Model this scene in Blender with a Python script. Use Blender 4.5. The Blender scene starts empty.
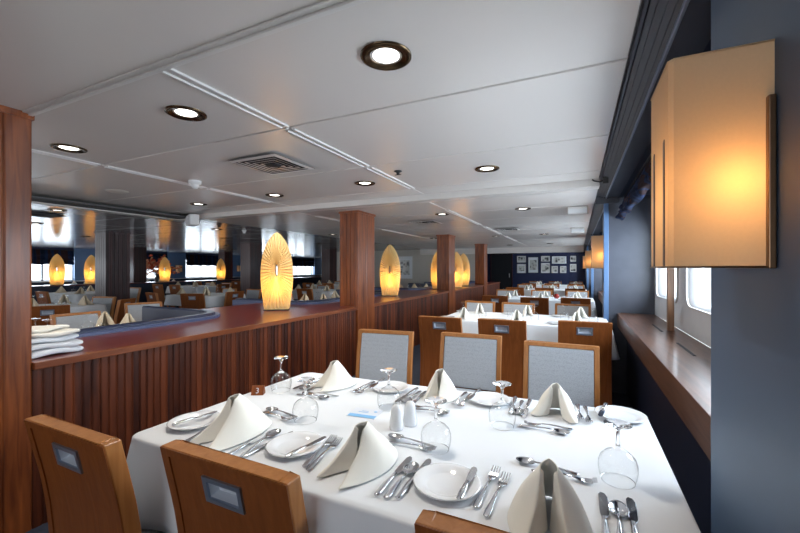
import bpy, bmesh, math, random
from mathutils import Vector, Matrix, noise
R = math.radians
PI = math.pi
random.seed(7)
S = bpy.context.scene
COL = S.collection

# ------------------------------------------------------------------ materials
def new_mat(name):
    m = bpy.data.materials.new(name); m.use_nodes = True
    nt = m.node_tree
    b = nt.nodes['Principled BSDF']
    return m, nt, b

def N(nt, kind, **kw):
    n = nt.nodes.new(kind)
    for k, v in kw.items():
        setattr(n, k, v)
    return n

def L(nt, a, b): nt.links.new(a, b)

def bump(nt, b, height, strength=.3, dist=.01):
    n = N(nt, 'ShaderNodeBump'); n.inputs['Strength'].default_value = strength
    n.inputs['Distance'].default_value = dist
    L(nt, height, n.inputs['Height']); L(nt, n.outputs[0], b.inputs['Normal'])

def plain(name, col, rough=.5, metal=0., noise_amt=.06, scale=8., bumps=0., spec=None, coat=0.):
    m, nt, b = new_mat(name)
    tc = N(nt, 'ShaderNodeTexCoord'); nz = N(nt, 'ShaderNodeTexNoise')
    nz.inputs['Scale'].default_value = scale; nz.inputs['Detail'].default_value = 4
    L(nt, tc.outputs['Object'], nz.inputs['Vector'])
    cr = N(nt, 'ShaderNodeMixRGB')
    cr.inputs[1].default_value = (*[c * (1 - noise_amt) for c in col], 1)
    cr.inputs[2].default_value = (*[min(1, c * (1 + noise_amt)) for c in col], 1)
    L(nt, nz.outputs['Fac'], cr.inputs[0]); L(nt, cr.outputs[0], b.inputs['Base Color'])
    b.inputs['Roughness'].default_value = rough; b.inputs['Metallic'].default_value = metal
    if spec is not None: b.inputs['Specular IOR Level'].default_value = spec
    b.inputs['Coat Weight'].default_value = coat
    if bumps: bump(nt, b, nz.outputs['Fac'], bumps)
    return m

def wood(name, dark, light, axis='Z', rough=.35, board=None, board_axis='Y', coat=.3, grain=14., world=True, mixv=.5):
    """grained wood; board = width of single boards that differ in tone"""
    m, nt, b = new_mat(name)
    if world:
        g = N(nt, 'ShaderNodeNewGeometry'); vec = g.outputs['Position']
    else:
        g = N(nt, 'ShaderNodeTexCoord'); vec = g.outputs['Object']
    mp = N(nt, 'ShaderNodeMapping')
    sc = [grain, grain, grain]; sc['XYZ'.index(axis)] = grain * .08
    mp.inputs['Scale'].default_value = sc
    L(nt, vec, mp.inputs['Vector'])
    nz = N(nt, 'ShaderNodeTexNoise'); nz.inputs['Scale'].default_value = 2.2
    nz.inputs['Detail'].default_value = 6; nz.inputs['Distortion'].default_value = .6
    L(nt, mp.outputs[0], nz.inputs['Vector'])
    fac = nz.outputs['Fac']
    if board:
        sx = N(nt, 'ShaderNodeSeparateXYZ'); L(nt, vec, sx.inputs[0])
        dv = N(nt, 'ShaderNodeMath', operation='DIVIDE'); dv.inputs[1].default_value = board
        L(nt, sx.outputs[board_axis], dv.inputs[0])
        fl = N(nt, 'ShaderNodeMath', operation='FLOOR'); L(nt, dv.outputs[0], fl.inputs[0])
        wn = N(nt, 'ShaderNodeTexWhiteNoise', noise_dimensions='1D'); L(nt, fl.outputs[0], wn.inputs['W'])
        mx = N(nt, 'ShaderNodeMath', operation='MULTIPLY_ADD')
        mx.inputs[1].default_value = .45; L(nt, wn.outputs['Value'], mx.inputs[0])
        m2 = N(nt, 'ShaderNodeMath', operation='MULTIPLY'); m2.inputs[1].default_value = .62
        L(nt, fac, m2.inputs[0]); L(nt, m2.outputs[0], mx.inputs[2])
        fac = mx.outputs[0]
    cr = N(nt, 'ShaderNodeValToRGB')
    cr.color_ramp.elements[0].position = .28; cr.color_ramp.elements[0].color = (*dark, 1)
    cr.color_ramp.elements[1].position = .75; cr.color_ramp.elements[1].color = (*light, 1)
    L(nt, fac, cr.inputs[0]); L(nt, cr.outputs[0], b.inputs['Base Color'])
    b.inputs['Roughness'].default_value = rough; b.inputs['Coat Weight'].default_value = coat
    b.inputs['Coat Roughness'].default_value = .15; b.inputs['Specular IOR Level'].default_value = .28
    bump(nt, b, nz.outputs['Fac'], .08)
    return m

def emit(name, col, strength):
    m, nt, b = new_mat(name)
    b.inputs['Base Color'].default_value = (*col, 1)
    b.inputs['Emission Color'].default_value = (*col, 1)
    b.inputs['Emission Strength'].default_value = strength
    return m

def shade_mat(name, col, transl=.6, fabric=200.):
    m, nt, b = new_mat(name)
    out = nt.nodes['Material Output']
    tc = N(nt, 'ShaderNodeTexCoord'); nz = N(nt, 'ShaderNodeTexNoise')
    nz.inputs['Scale'].default_value = fabric; L(nt, tc.outputs['Object'], nz.inputs['Vector'])
    mx = N(nt, 'ShaderNodeMixRGB')
    mx.inputs[1].default_value = (*[c * .93 for c in col], 1); mx.inputs[2].default_value = (*col, 1)
    L(nt, nz.outputs['Fac'], mx.inputs[0])
    d = N(nt, 'ShaderNodeBsdfDiffuse'); t = N(nt, 'ShaderNodeBsdfTranslucent')
    L(nt, mx.outputs[0], d.inputs[0]); L(nt, mx.outputs[0], t.inputs[0])
    ms = N(nt, 'ShaderNodeMixShader'); ms.inputs[0].default_value = transl
    L(nt, d.outputs[0], ms.inputs[1]); L(nt, t.outputs[0], ms.inputs[2]); L(nt, ms.outputs[0], out.inputs['Surface'])
    return m

def facing_fac(nt, base=.04, top=.6, pw=5.):
    lw = N(nt, 'ShaderNodeLayerWeight'); lw.inputs['Blend'].default_value = .5
    a = N(nt, 'ShaderNodeMath', operation='POWER'); a.inputs[1].default_value = pw; L(nt, lw.outputs['Facing'], a.inputs[0])
    c = N(nt, 'ShaderNodeMath', operation='MULTIPLY_ADD'); c.inputs[1].default_value = top; c.inputs[2].default_value = base
    L(nt, a.outputs[0], c.inputs[0]); return c.outputs[0]
def pane_mat(name):
    m, nt, b = new_mat(name)
    out = nt.nodes['Material Output']
    t = N(nt, 'ShaderNodeBsdfTransparent'); t.inputs[0].default_value = (.93, .97, 1, 1)
    g = N(nt, 'ShaderNodeBsdfGlossy'); g.inputs['Roughness'].default_value = .02
    ms = N(nt, 'ShaderNodeMixShader'); L(nt, facing_fac(nt), ms.inputs[0])
    L(nt, t.outputs[0], ms.inputs[1]); L(nt, g.outputs[0], ms.inputs[2]); L(nt, ms.outputs[0], out.inputs['Surface'])
    return m

M = {}
M['reeded'] = wood('reeded mahogany', (.024, .0042, .0015), (.140, .031, .0085), 'Z', .42, .046, 'Y', .05)
M['reededx'] = wood('reeded mahogany across', (.040, .0075, .003), (.19, .045, .014), 'Z', .34, .046, 'X', .15)
M['redwood'] = wood('glossy red mahogany', (.085, .018, .005), (.29, .078, .018), 'Z', .36, None, 'Y', .12)
M['railwood'] = wood('rail mahogany', (.13, .032, .011), (.28, .08, .027), 'Y', .3, None, 'Y', .4)
M['ledge'] = wood('dark red ledge top', (.10, .015, .013), (.15, .026, .020), 'Y', .28, None, 'Y', .15)
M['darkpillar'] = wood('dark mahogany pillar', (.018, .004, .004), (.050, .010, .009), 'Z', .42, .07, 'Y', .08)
M['chairwood'] = wood('cherry veneer chair back', (.185, .052, .012), (.27, .083, .021), 'Z', .38, None, 'Y', .25, grain=20., world=False)
M['chairedge'] = wood('honey beech edging', (.34, .125, .032), (.46, .19, .055), 'Z', .4, None, 'Y', .2, grain=20., world=False)
M['sillwood'] = wood('brown oak sill', (.085, .038, .023), (.18, .088, .055), 'Y', .35, None, 'Y', .3)
M['postwood'] = wood('brown window post', (.16, .08, .045), (.32, .17, .09), 'Z', .4)
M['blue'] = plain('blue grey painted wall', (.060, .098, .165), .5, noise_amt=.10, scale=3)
M['slate'] = plain('mottled slate blue panel', (.070, .078, .102), .42, noise_amt=.3, scale=5, coat=.1)
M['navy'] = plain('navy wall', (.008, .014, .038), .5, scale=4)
M['navyfar'] = plain('deep blue wall', (.010, .018, .07), .5, scale=4)
M['bluetrim'] = plain('mid blue metal trim', (.10, .19, .36), .35)
M['cream'] = plain('cream painted panel', (.50, .47, .42), .5)
M['white_panel'] = plain('white window lining', (.74, .76, .78), .4)
M['ceil'] = plain('satin grey ceiling panel', (.69, .655, .625), .27, noise_amt=.02, scale=2, spec=.6)
M['ceil_gloss'] = plain('glossy metal ceiling panel', (.50, .50, .51), .20, noise_amt=.03, scale=2, bumps=.02, metal=.35)
M['ceil_gap'] = plain('dark ceiling gap', (.10, .10, .10), .7)
M['ceil_trim'] = plain('white ceiling trim', (.62, .60, .58), .35)
M['beam'] = plain('painted ceiling beam', (.62, .59, .56), .35)
M['cornice'] = plain('slate cornice', (.048, .054, .072), .4, noise_amt=.12, scale=6)
M['black'] = plain('black recess', (.008, .009, .012), .7)
M['floor'] = plain('dark blue carpet', (.028, .036, .06), .9, noise_amt=.4, scale=30)
M['steel'] = plain('polished cutlery steel', (.62, .62, .64), .14, 1., noise_amt=.02)
M['handle'] = plain('brushed grey handle metal', (.30, .35, .44), .35, .7)
M['handle_in'] = plain('pale recess metal', (.62, .66, .72), .38, .4)
M['bronze'] = plain('dark bronze ring', (.10, .065, .035), .25, .9)
M['brass'] = plain('bronze wall plate', (.20, .12, .07), .3, .9)
M['porcelain'] = plain('white porcelain', (.80, .81, .83), .12, noise_amt=.01, coat=.5)
M['plastic'] = plain('white plastic', (.70, .70, .69), .4)
M['greyplastic'] = plain('grey loudspeaker grille', (.45, .45, .46), .5)
M['vinyl'] = plain('navy upholstery vinyl', (.008, .015, .05), .38, scale=12, coat=.15)
M['vinyltop'] = plain('slate blue piping band', (.05, .07, .16), .4)
M['bulb'] = emit('glowing bulb', (1., .66, .30), 4.)
M['lamp_on'] = emit('downlight lens', (1., .96, .88), 2.5)
M['lampshade'] = shade_mat('pleated cream fabric', (.96, .78, .44), .6, 60.)
M['sconceshade'] = shade_mat('cream parchment shade', (.80, .64, .44), .5, 160.)
M['slit'] = plain('grey shade strip', (.13, .12, .12), .5)
M['pane'] = pane_mat('window glass')
M['artglass'] = plain('glazed photo print', (.5, .5, .5), .2)
M['redglass'] = plain('red glass', (.30, .02, .015), .1)
M['card_white'] = plain('white card', (.72, .76, .84), .4)
M['card_blue'] = plain('pale blue card band', (.20, .48, .80), .4)
M['blacktrim'] = plain('black trim', (.02, .02, .02), .5)
M['leafred'] = plain('rust red blossom', (.60, .12, .05), .6, noise_amt=.5, scale=20)
M['leaforange'] = plain('pale orange blossom', (.85, .42, .24), .6, noise_amt=.3, scale=20)
M['stem'] = plain('brown twig', (.10, .05, .02), .7)

def cloth_mat(name, col, weave=900., b_=.15, rough=.85, crease=True):
    m, nt, b = new_mat(name)
    tc = N(nt, 'ShaderNodeTexCoord'); nz = N(nt, 'ShaderNodeTexNoise')
    nz.inputs['Scale'].default_value = 5.; nz.inputs['Detail'].default_value = 3
    L(nt, tc.outputs['Object'], nz.inputs['Vector'])
    w = N(nt, 'ShaderNodeTexNoise'); w.inputs['Scale'].default_value = weave
    L(nt, tc.outputs['Object'], w.inputs['Vector'])
    ad = N(nt, 'ShaderNodeMath', operation='MULTIPLY_ADD'); ad.inputs[1].default_value = .08
    L(nt, w.outputs['Fac'], ad.inputs[0]); L(nt, nz.outputs['Fac'], ad.inputs[2])
    b.inputs['Base Color'].default_value = (*col, 1); b.inputs['Roughness'].default_value = rough
    b.inputs['Sheen Weight'].default_value = .15
    bump(nt, b, ad.outputs[0], b_, .02)
    return m
M['linen'] = cloth_mat('white tablecloth linen', (.74, .765, .80))
M['napkin'] = cloth_mat('ivory napkin linen', (.84, .81, .73), b_=.25)
M['napkin_tan'] = cloth_mat('buff napkin linen', (.62, .52, .38), b_=.25)

m, nt, b = new_mat('grey dotted upholstery'); M['grey'] = m
tc = N(nt, 'ShaderNodeTexCoord'); vo = N(nt, 'ShaderNodeTexVoronoi'); vo.inputs['Scale'].default_value = 170.
vo.inputs['Randomness'].default_value = .75
L(nt, tc.outputs['Object'], vo.inputs['Vector'])
cr = N(nt, 'ShaderNodeValToRGB'); cr.color_ramp.elements[0].color = (.47, .49, .52, 1); cr.color_ramp.elements[1].color = (.36, .38, .41, 1)
cr.color_ramp.elements[0].position = .2; cr.color_ramp.elements[1].position = .8
L(nt, vo.outputs['Distance'], cr.inputs[0]); L(nt, cr.outputs[0], b.inputs['Base Color']); b.inputs['Roughness'].default_value = .85
bump(nt, b, vo.outputs['Distance'], .15)

m, nt, b = new_mat('patterned blind fabric'); M['blind'] = m
tc = N(nt, 'ShaderNodeNewGeometry'); mp = N(nt, 'ShaderNodeMapping'); mp.inputs['Scale'].default_value = (1, 5., .15)
L(nt, tc.outputs['Position'], mp.inputs['Vector'])
nz = N(nt, 'ShaderNodeTexNoise'); nz.inputs['Scale'].default_value = 1.6; nz.inputs['Detail'].default_value = 1
L(nt, mp.outputs[0], nz.inputs['Vector'])
cr = N(nt, 'ShaderNodeValToRGB'); cr.color_ramp.interpolation = 'CONSTANT'
e = cr.color_ramp.elements; e[0].color = (.012, .018, .04, 1); e[1].position = .52; e[1].color = (.035, .020, .022, 1)
n_ = e.new(.44); n_.color = (.018, .03, .075, 1)
L(nt, nz.outputs['Fac'], cr.inputs[0]); L(nt, cr.outputs[0], b.inputs['Base Color']); b.inputs['Roughness'].default_value = .95; b.inputs['Specular IOR Level'].default_value = .1

# clear glassware
m, nt, b = new_mat('clear glass'); M['glass'] = m
b.inputs['Base Color'].default_value = (1, 1, 1, 1); b.inputs['Roughness'].default_value = 0.
b.inputs['Transmission Weight'].default_value = 1.; b.inputs['IOR'].default_value = 1.45
m, nt, b = new_mat('thin clear glass'); M['thinglass'] = m
out = nt.nodes['Material Output']
t = N(nt, 'ShaderNodeBsdfTransparent'); g = N(nt, 'ShaderNodeBsdfGlossy'); g.inputs['Roughness'].default_value = .01
lw = N(nt, 'ShaderNodeLayerWeight'); lw.inputs['Blend'].default_value = .35
cr = N(nt, 'ShaderNodeValToRGB'); cr.color_ramp.elements[0].color = (.985, .99, .99, 1); cr.color_ramp.elements[1].color = (.50, .54, .56, 1)
cr.color_ramp.elements[0].position = .45; cr.color_ramp.elements[1].position = 1.
L(nt, lw.outputs['Facing'], cr.inputs[0]); L(nt, cr.outputs[0], t.inputs[0])
ms = N(nt, 'ShaderNodeMixShader'); L(nt, facing_fac(nt, .05, .7, 3.), ms.inputs[0]); L(nt, t.outputs[0], ms.inputs[1]); L(nt, g.outputs[0], ms.inputs[2])
L(nt, ms.outputs[0], out.inputs['Surface'])

def photo_mat(name, seed):
    """monochrome photo print of blurred shapes"""
    m, nt, b = new_mat(name)
    tc = N(nt, 'ShaderNodeTexCoord'); mp = N(nt, 'ShaderNodeMapping'); mp.inputs['Location'].default_value = (seed * 3.1, seed, 0)
    L(nt, tc.outputs['Object'], mp.inputs['Vector'])
    nz = N(nt, 'ShaderNodeTexVoronoi'); nz.inputs['Scale'].default_value = 7
    L(nt, mp.outputs[0], nz.inputs['Vector'])
    cr = N(nt, 'ShaderNodeValToRGB'); cr.color_ramp.elements[0].color = (.04, .045, .05, 1); cr.color_ramp.elements[1].color = (.55, .55, .52, 1)
    cr.color_ramp.elements[0].position = .2; cr.color_ramp.elements[1].position = .6
    L(nt, nz.outputs['Distance'], cr.inputs[0]); L(nt, cr.outputs[0], b.inputs['Base Color']); b.inputs['Roughness'].default_value = .15
    return m

# ------------------------------------------------------------------ mesh helpers
class MB:
    def __init__(s): s.bm = bmesh.new(); s.T = Matrix()
    def v(s, p): return s.bm.verts.new(s.T @ Vector(p))
    def face(s, vs, mi=0, smooth=False):
        try:
            f = s.bm.faces.new(vs); f.material_index = mi; f.smooth = smooth; return f
        except ValueError: return None
    def box(s, a, b, mi=0):
        x0, y0, z0 = a; x1, y1, z1 = b
        v = [s.v(p) for p in ((x0,y0,z0),(x1,y0,z0),(x1,y1,z0),(x0,y1,z0),(x0,y0,z1),(x1,y0,z1),(x1,y1,z1),(x0,y1,z1))]
        for q in ((0,3,2,1),(4,5,6,7),(0,1,5,4),(1,2,6,5),(2,3,7,6),(3,0,4,7)): s.face([v[i] for i in q], mi)
        return s
    def prism(s, pts, ax, a, b, mi=0, smooth=False):
        """outline pts (2D) extruded along axis ax from a to b"""
        def mk(p, t):
            if ax == 'X': return (t, p[0], p[1])
            if ax == 'Y': return (p[0], t, p[1])
            return (p[0], p[1], t)
        va = [s.v(mk(p, a)) for p in pts]; vb = [s.v(mk(p, b)) for p in pts]
        s.face(va[::-1], mi); s.face(vb, mi)
        n = len(pts)
        for i in range(n): s.face([va[i], va[(i+1)%n], vb[(i+1)%n], vb[i]], mi, smooth)
        return s
    def grid(s, rows, mi=0, smooth=True, closeu=False):
        """rows: list of lists of points"""
        V = [[s.v(p) for p in r] for r in rows]
        for i in range(len(V)-1):
            n = len(V[i])
            for j in range(n if closeu else n-1):
                s.face([V[i][j], V[i][(j+1)%n], V[i+1][(j+1)%n], V[i+1][j]], mi, smooth)
        return V
    def lathe(s, prof, seg=24, mi=0, c=(0,0,0), cap=False):
        rows = []
        for r, z in prof:
            rows.append([(c[0]+r*math.cos(2*PI*k/seg), c[1]+r*math.sin(2*PI*k/seg), c[2]+z) for k in range(seg)])
        V = s.grid(rows, mi, True, True)
        if cap: s.face(V[0][::-1], mi); s.face(V[-1], mi)
        return s
    def tube(s, pts, r, seg=8, mi=0):
        pts = [Vector(p) for p in pts]; rows = []
        for i, p in enumerate(pts):
            d = (pts[min(i+1, len(pts)-1)] - pts[max(i-1, 0)]).normalized()
            a = d.orthogonal().normalized() if i == 0 else (s_a - d * s_a.dot(d)).normalized()
            s_a = a; bb = d.cross(a); rr = r[i] if isinstance(r, (list, tuple)) else r
            rows.append([tuple(p + (a*math.cos(2*PI*k/seg) + bb*math.sin(2*PI*k/seg))*rr) for k in range(seg)])
        V = s.grid(rows, mi, True, True); s.face(V[0][::-1], mi); s.face(V[-1], mi)
        return s
    def mesh(s, name, mats):
        bmesh.ops.remove_doubles(s.bm, verts=s.bm.verts, dist=1e-6)
        bmesh.ops.recalc_face_normals(s.bm, faces=s.bm.faces)
        me = bpy.data.meshes.new(name); s.bm.to_mesh(me); s.bm.free()
        for m_ in (mats if isinstance(mats, (list, tuple)) else [mats]): me.materials.append(m_)
        return me
    def build(s, name, mats, parent=None, bevel=0, loc=None, rotz=None):
        o = bpy.data.objects.new(name, s.mesh(name, mats)); COL.objects.link(o)
        if parent: o.parent = parent
        if loc: o.location = loc
        if rotz is not None: o.rotation_euler.z = rotz
        if bevel:
            bv = o.modifiers.new('bevel', 'BEVEL'); bv.width = bevel; bv.segments = 2; bv.limit_method = 'ANGLE'
            bv.harden_normals = False
        return o

def tag(o, label, cat=None, group=None, kind=None):
    if label: o['label'] = label
    if cat: o['category'] = cat
    if group: o['group'] = group
    if kind: o['kind'] = kind
    return o
def struct(o, label=None):
    o['kind'] = 'structure'
    if label: o['label'] = label; o['category'] = o.name.split('_')[0].split('.')[0]
    return o
def empty(name, loc=(0,0,0), rz=0):
    o = bpy.data.objects.new(name, None); COL.objects.link(o); o.location = loc; o.rotation_euler = (0,0,rz)
    o.empty_display_size = .05
    return o
KIDS = {}
def kids(o): return [c for c in bpy.data.objects if c.parent == o]
def dup(root, loc, rz=0., label=None, group=None, tree=None):
    if root.name not in KIDS:
        KIDS[root.name] = [(c, [g for g in kids(c)]) for c in kids(root)]
    r = root.copy(); COL.objects.link(r); r.location = loc; r.rotation_euler = (0,0,rz)
    if label: r['label'] = label
    if group: r['group'] = group
    for ch, gs in KIDS[root.name]:
        c = ch.copy(); COL.objects.link(c); c.parent = r
        for g in gs:
            d = g.copy(); COL.objects.link(d); d.parent = c
    return r
class Proto:
    """first use moves the built thing itself, later uses copy it"""
    def __init__(s, root): s.root = root; s.used = False
    def put(s, loc, rz, label, group=None, rx=None):
        if not s.used:
            s.used = True; r = s.root
            KIDS[r.name] = [(c, kids(c)) for c in kids(r)]
            r.location = loc; r.rotation_euler = (0,0,rz); r['label'] = label
            if group: r['group'] = group
        else:
            r = dup(s.root, loc, rz, label, group)
        return r

EYE = 1.32
ZC, ZC2 = 2.15, 2.088       # upper and lower ceiling
YB = 3.95                   # where the ceiling drops
FZ = -.08                   # carpet level
XW = -2.65                  # face of the low partition
TT = .75                    # table top

# ------------------------------------------------------------------ camera
cam = bpy.data.cameras.new('camera'); co = bpy.data.objects.new('camera', cam); COL.objects.link(co)
cam.sensor_width = 36; cam.lens = 379/800*36; cam.shift_y = .0025; cam.clip_start = .02
co.location = (0, 0, EYE); co.rotation_euler = (R(90), 0, math.atan(177.5/379))
S.camera = co

# ------------------------------------------------------------------ shell
mb = MB(); mb.box((-18.2, -4, FZ-.1), (1.4, 25, FZ)); struct(mb.build('floor', M['floor']))

def panels(mb, x0, x1, y0, y1, z, g=.004):
    """bevelled ceiling tray"""
    e = .006
    v0 = [(x0+g, y0+g), (x1-g, y0+g), (x1-g, y1-g), (x0+g, y1-g)]
    v1 = [(x0+g+e, y0+g+e), (x1-g-e, y0+g+e), (x1-g-e, y1-g-e), (x0+g+e, y1-g-e)]
    a = [mb.v((x, y, z+.012)) for x, y in v0]; b_ = [mb.v((x, y, z)) for x, y in v1]
    mb.face(b_[::-1])
    for i in range(4): mb.face([a[i], a[(i+1)%4], b_[(i+1)%4], b_[i]])

XL = [.187, -1.55, -3.46]     # longitudinal seams
YT = [1.0, 1.74, 2.68, 3.62]
mb = MB()
ys = [-4, -.9, .05] + YT
panels(mb, -5.72, .187, -4, 1.0, ZC)
ys = YT
for i, (xa, xb) in enumerate([(-1.55, .187), (-3.46, -1.55), (-5.72, -3.46)]):
    for ya_, yb_ in zip(ys[:-1], ys[1:]): panels(mb, xa, xb, ya_, yb_, ZC)
    panels(mb, xa, xb, 3.62, YB, ZC)
mb.box((-5.72, -4, ZC+.012), (.187, YB, ZC+.03), 1)
struct(mb.build('ceiling', [M['ceil'], M['ceil_gap']]))
mb = MB()
yy = YB + .16
ys2 = [yy]
while ys2[-1] < 24: ys2.append(ys2[-1] + .93)
for xa, xb in [(-1.55, .187), (-3.46, -1.55), (-5.4, -3.46)]:
    for a_, c_ in zip(ys2[:-1], ys2[1:]): panels(mb, xa, xb, a_, c_, ZC2)
mb.box((-5.4, YB+.16, ZC2+.012), (.187, 25, ZC2+.03), 1)
struct(mb.build('ceiling', [M['ceil'], M['ceil_gap']]))
mb = MB()
xs3 = [-5.86, -7.6, -9.5, -11.4, -13.3, -15.2, -17.7]
ysa = [-4 + .93*i for i in range(32)]
for xb, xa in zip(xs3[:-1], xs3[1:]):
    for a_, c_ in zip(ysa[:-1], ysa[1:]): panels(mb, xa, xb, a_, c_, ZC2)
for a_, c_ in zip(ys2[:-1], ys2[1:]): panels(mb, -5.86, -5.4, a_, c_, ZC2)
mb.box((-17.7, -4, ZC2+.012), (-5.4, 25, ZC2+.03), 1)
struct(mb.build('ceiling', [M['ceil_gloss'], M['ceil_gap']]))

tn = [0]
def trim(mb, mat, bevel=0):
    tn[0] += 1
    return struct(mb.build('trim_%d' % tn[0], mat, bevel=bevel))
# the drop in the ceiling: transverse and longitudinal beams
trim(MB().box((-5.72, YB, ZC2-.004), (.187, YB+.16, ZC+.02)), M['beam'], .004)
trim(MB().box((-5.86, -4, ZC2-.004), (-5.72, YB+.16, ZC+.02)), M['beam'], .004)
# near lip strip under the first seam, strips on the long seams
trim(MB().box((-5.7, .985, ZC-.016), (.187, 1.005, ZC)).box((-5.7, .962, ZC-.008), (.187, .985, ZC)), M['ceil_trim'], .002)
for X in (-1.55, -3.46):
    for (a_, b2) in ((1.01, 1.72), (1.77, 2.66), (2.71, 3.60)):
        m_ = MB()
        m_.box((X-.032, a_, ZC-.010), (X-.018, b2, ZC+.002)); m_.box((X+.018, a_, ZC-.010), (X+.032, b2, ZC+.002))
        m_.box((X-.018, a_, ZC-.002), (X+.018, b2, ZC+.002))
        trim(m_, M['ceil_trim'], .002)
for (X, a_, b2) in ((-1.55, 4.75, 6.6), (-1.55, 7.0, 8.6), (-1.55, 9.2, 11.), (-3.46, 4.5, 6.), (-3.46, 6.6, 8.5)):
    m_ = MB(); m_.box((X-.03, a_, ZC2-.010), (X-.012, b2, ZC2+.002)); m_.box((X+.012, a_, ZC2-.010), (X+.03, b2, ZC2+.002))
    trim(m_, M['beam'], .002)
# far cross beam
trim(MB().box((-5.8, 14.3, ZC2-.20), (.19, 14.7, ZC2)), M['beam'])

# left fluted wood wall, ends at Y=1.01
def reeded_x(mb, X, y0, y1, z0, z1, w=.046, back=.03):
    """boards standing along Y on the plane X, facing +X, with v grooves"""
    n = max(1, round((y1-y0)/w)); w = (y1-y0)/n
    pts = [(X-back, y0)]
    for i in range(n):
        a = y0 + i*w
        pts += [(X-.006, a+.0005), (X-.001, a+.006), (X, a+.010), (X, a+w-.010), (X-.001, a+w-.006), (X-.006, a+w-.0005)]
    pts += [(X-back, y1)]
    mb.prism(pts, 'Z', z0, z1)
mb = MB(); reeded_x(mb, XW, -3.9, 1.005, FZ, ZC-.02, .115, .24)
mb.box((XW-.245, -3.9, ZC-.035), (XW+.008, 1.012, ZC-.001))
o = struct(mb.build('wall_left', M['redwood']))

# low partition with reeded boards
mb = MB(); reeded_x(mb, XW, 1.005, 14.5, FZ, .775)
struct(mb.build('wall_partition', M['reeded']))
trim(MB().box((XW-.03, 1.006, .775), (XW+.022, 14.5, .815)), M['railwood'], .004)
# ledge top: straight front, scalloped back where the booths curve in
def arc(cx, cy, r, a0, a1, n=8): return [(cx+r*math.cos(R(a0+(a1-a0)*i/n)), cy+r*math.sin(R(a0+(a1-a0)*i/n))) for i in range(n+1)]
BO = [(.2, 2.95), (4.15, 7.0), (8.05, 10.9), (12.1, 14.0)]     # booths along Y
back = []
for (a_, b2) in BO:
    back += arc(-3.72, a_+.42, .42, 270, 360)[:1] and [(-4.25, a_)] + arc(-3.72, a_+.42, .42, -90, 0) + arc(-3.72, b2-.42, .42, 0, 90) + [(-4.25, b2)]
pts = [(XW-.03, 1.006), (XW-.03, 14.3)] + back[::-1]
pts = [p for p in pts if p[1] >= 1.006] ; pts = pts + [(-3.3, 1.006)]
# front edge then back line: triangulated outline
mb = MB(); mb.prism(pts, 'Z', .790, .8145); struct(mb.build('trim_ledge', M['ledge']))

# pillars
def pillar(x0, x1, y0, y1, z1, my, mx, label, group=None):
    r = empty('pillar', ((x0+x1)/2, (y0+y1)/2, 0)); tag(r, label, 'pillar', group)
    cx, cy = (x0+x1)/2, (y0+y1)/2
    n = 6; w = (x1-x0); mbp = MB()
    pts = []
    def side(p, q, k):
        for i in range(k):
            a = Vector(p).lerp(Vector(q), i/k); b3 = Vector(p).lerp(Vector(q), (i+1)/k)
            d = (b3-a).normalized(); nrm = Vector((d.y, -d.x))
            pts.extend([tuple(a - nrm*.004), tuple(a + d*.006), tuple(b3 - d*.006)])
    X0, X1, Y0, Y1 = x0-cx, x1-cx, y0-cy, y1-cy
    side((X0, Y0), (X1, Y0), 5); side((X1, Y0), (X1, Y1), my); side((X1, Y1), (X0, Y1), 5); side((X0, Y1), (X0, Y0), my)
    mbp.prism(pts, 'Z', FZ, z1)
    mbp.build('shaft', mx, r)
    MB().box((X0-.012, Y0-.012, z1-.03), (X1+.012, Y1+.012, z1)).build('cap_moulding', mx, r, .003)
    return r
ws = ['nearest', 'second', 'third', 'fourth']
for i, y0 in enumerate((4.29, 8.2, 11.75)):
    pillar(-2.91, XW+.03, y0, y0+.45, ZC2, 2 if i else 2, M['redwood'],
           'glossy red mahogany pillar rising from the slatted partition, %s from the camera' % ws[i])
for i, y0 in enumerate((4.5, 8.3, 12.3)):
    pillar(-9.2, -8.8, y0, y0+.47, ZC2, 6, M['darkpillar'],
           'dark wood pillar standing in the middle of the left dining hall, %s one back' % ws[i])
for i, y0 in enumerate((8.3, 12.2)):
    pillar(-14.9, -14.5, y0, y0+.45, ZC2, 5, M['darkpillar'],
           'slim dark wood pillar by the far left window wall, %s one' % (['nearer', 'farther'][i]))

# starboard side: piers, sill, windows
PX = .32
mb = MB(); mb.box((PX, -4, FZ), (.80, 1.258, ZC+.02)); struct(mb.build('wall_right', M['blue']))
piers = [(4.9, 6.1), (9.3, 10.5), (13.6, 14.9)]
for i, (a_, b2) in enumerate(piers):
    mb = MB(); mb.box((PX, a_, FZ), (.80, b2, ZC2+.02)); struct(mb.build('wall_right', M['slate']))
    trim(MB().box((PX-.05, a_-.015, FZ), (PX, a_+.03, 2.06)), M['bluetrim'], .004)
mb = MB(); mb.box((PX, 18.0, FZ), (.80, 18.6, ZC2+.02)); struct(mb.build('wall_right', M['slate']))
bays = [(1.258, 4.9), (6.1, 9.3), (10.5, 13.6), (14.9, 18.0)]
wn = 0
def rounded(y0, y1, z0, z1, r, n=5):
    p = []
    for cx, cz, a in ((y1-r, z0+r, -90), (y1-r, z1-r, 0), (y0+r, z1-r, 90), (y0+r, z0+r, 180)):
        p += [(cx+r*math.cos(R(a+90*i/n)), cz+r*math.sin(R(a+90*i/n))) for i in range(n+1)]
    return p
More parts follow.
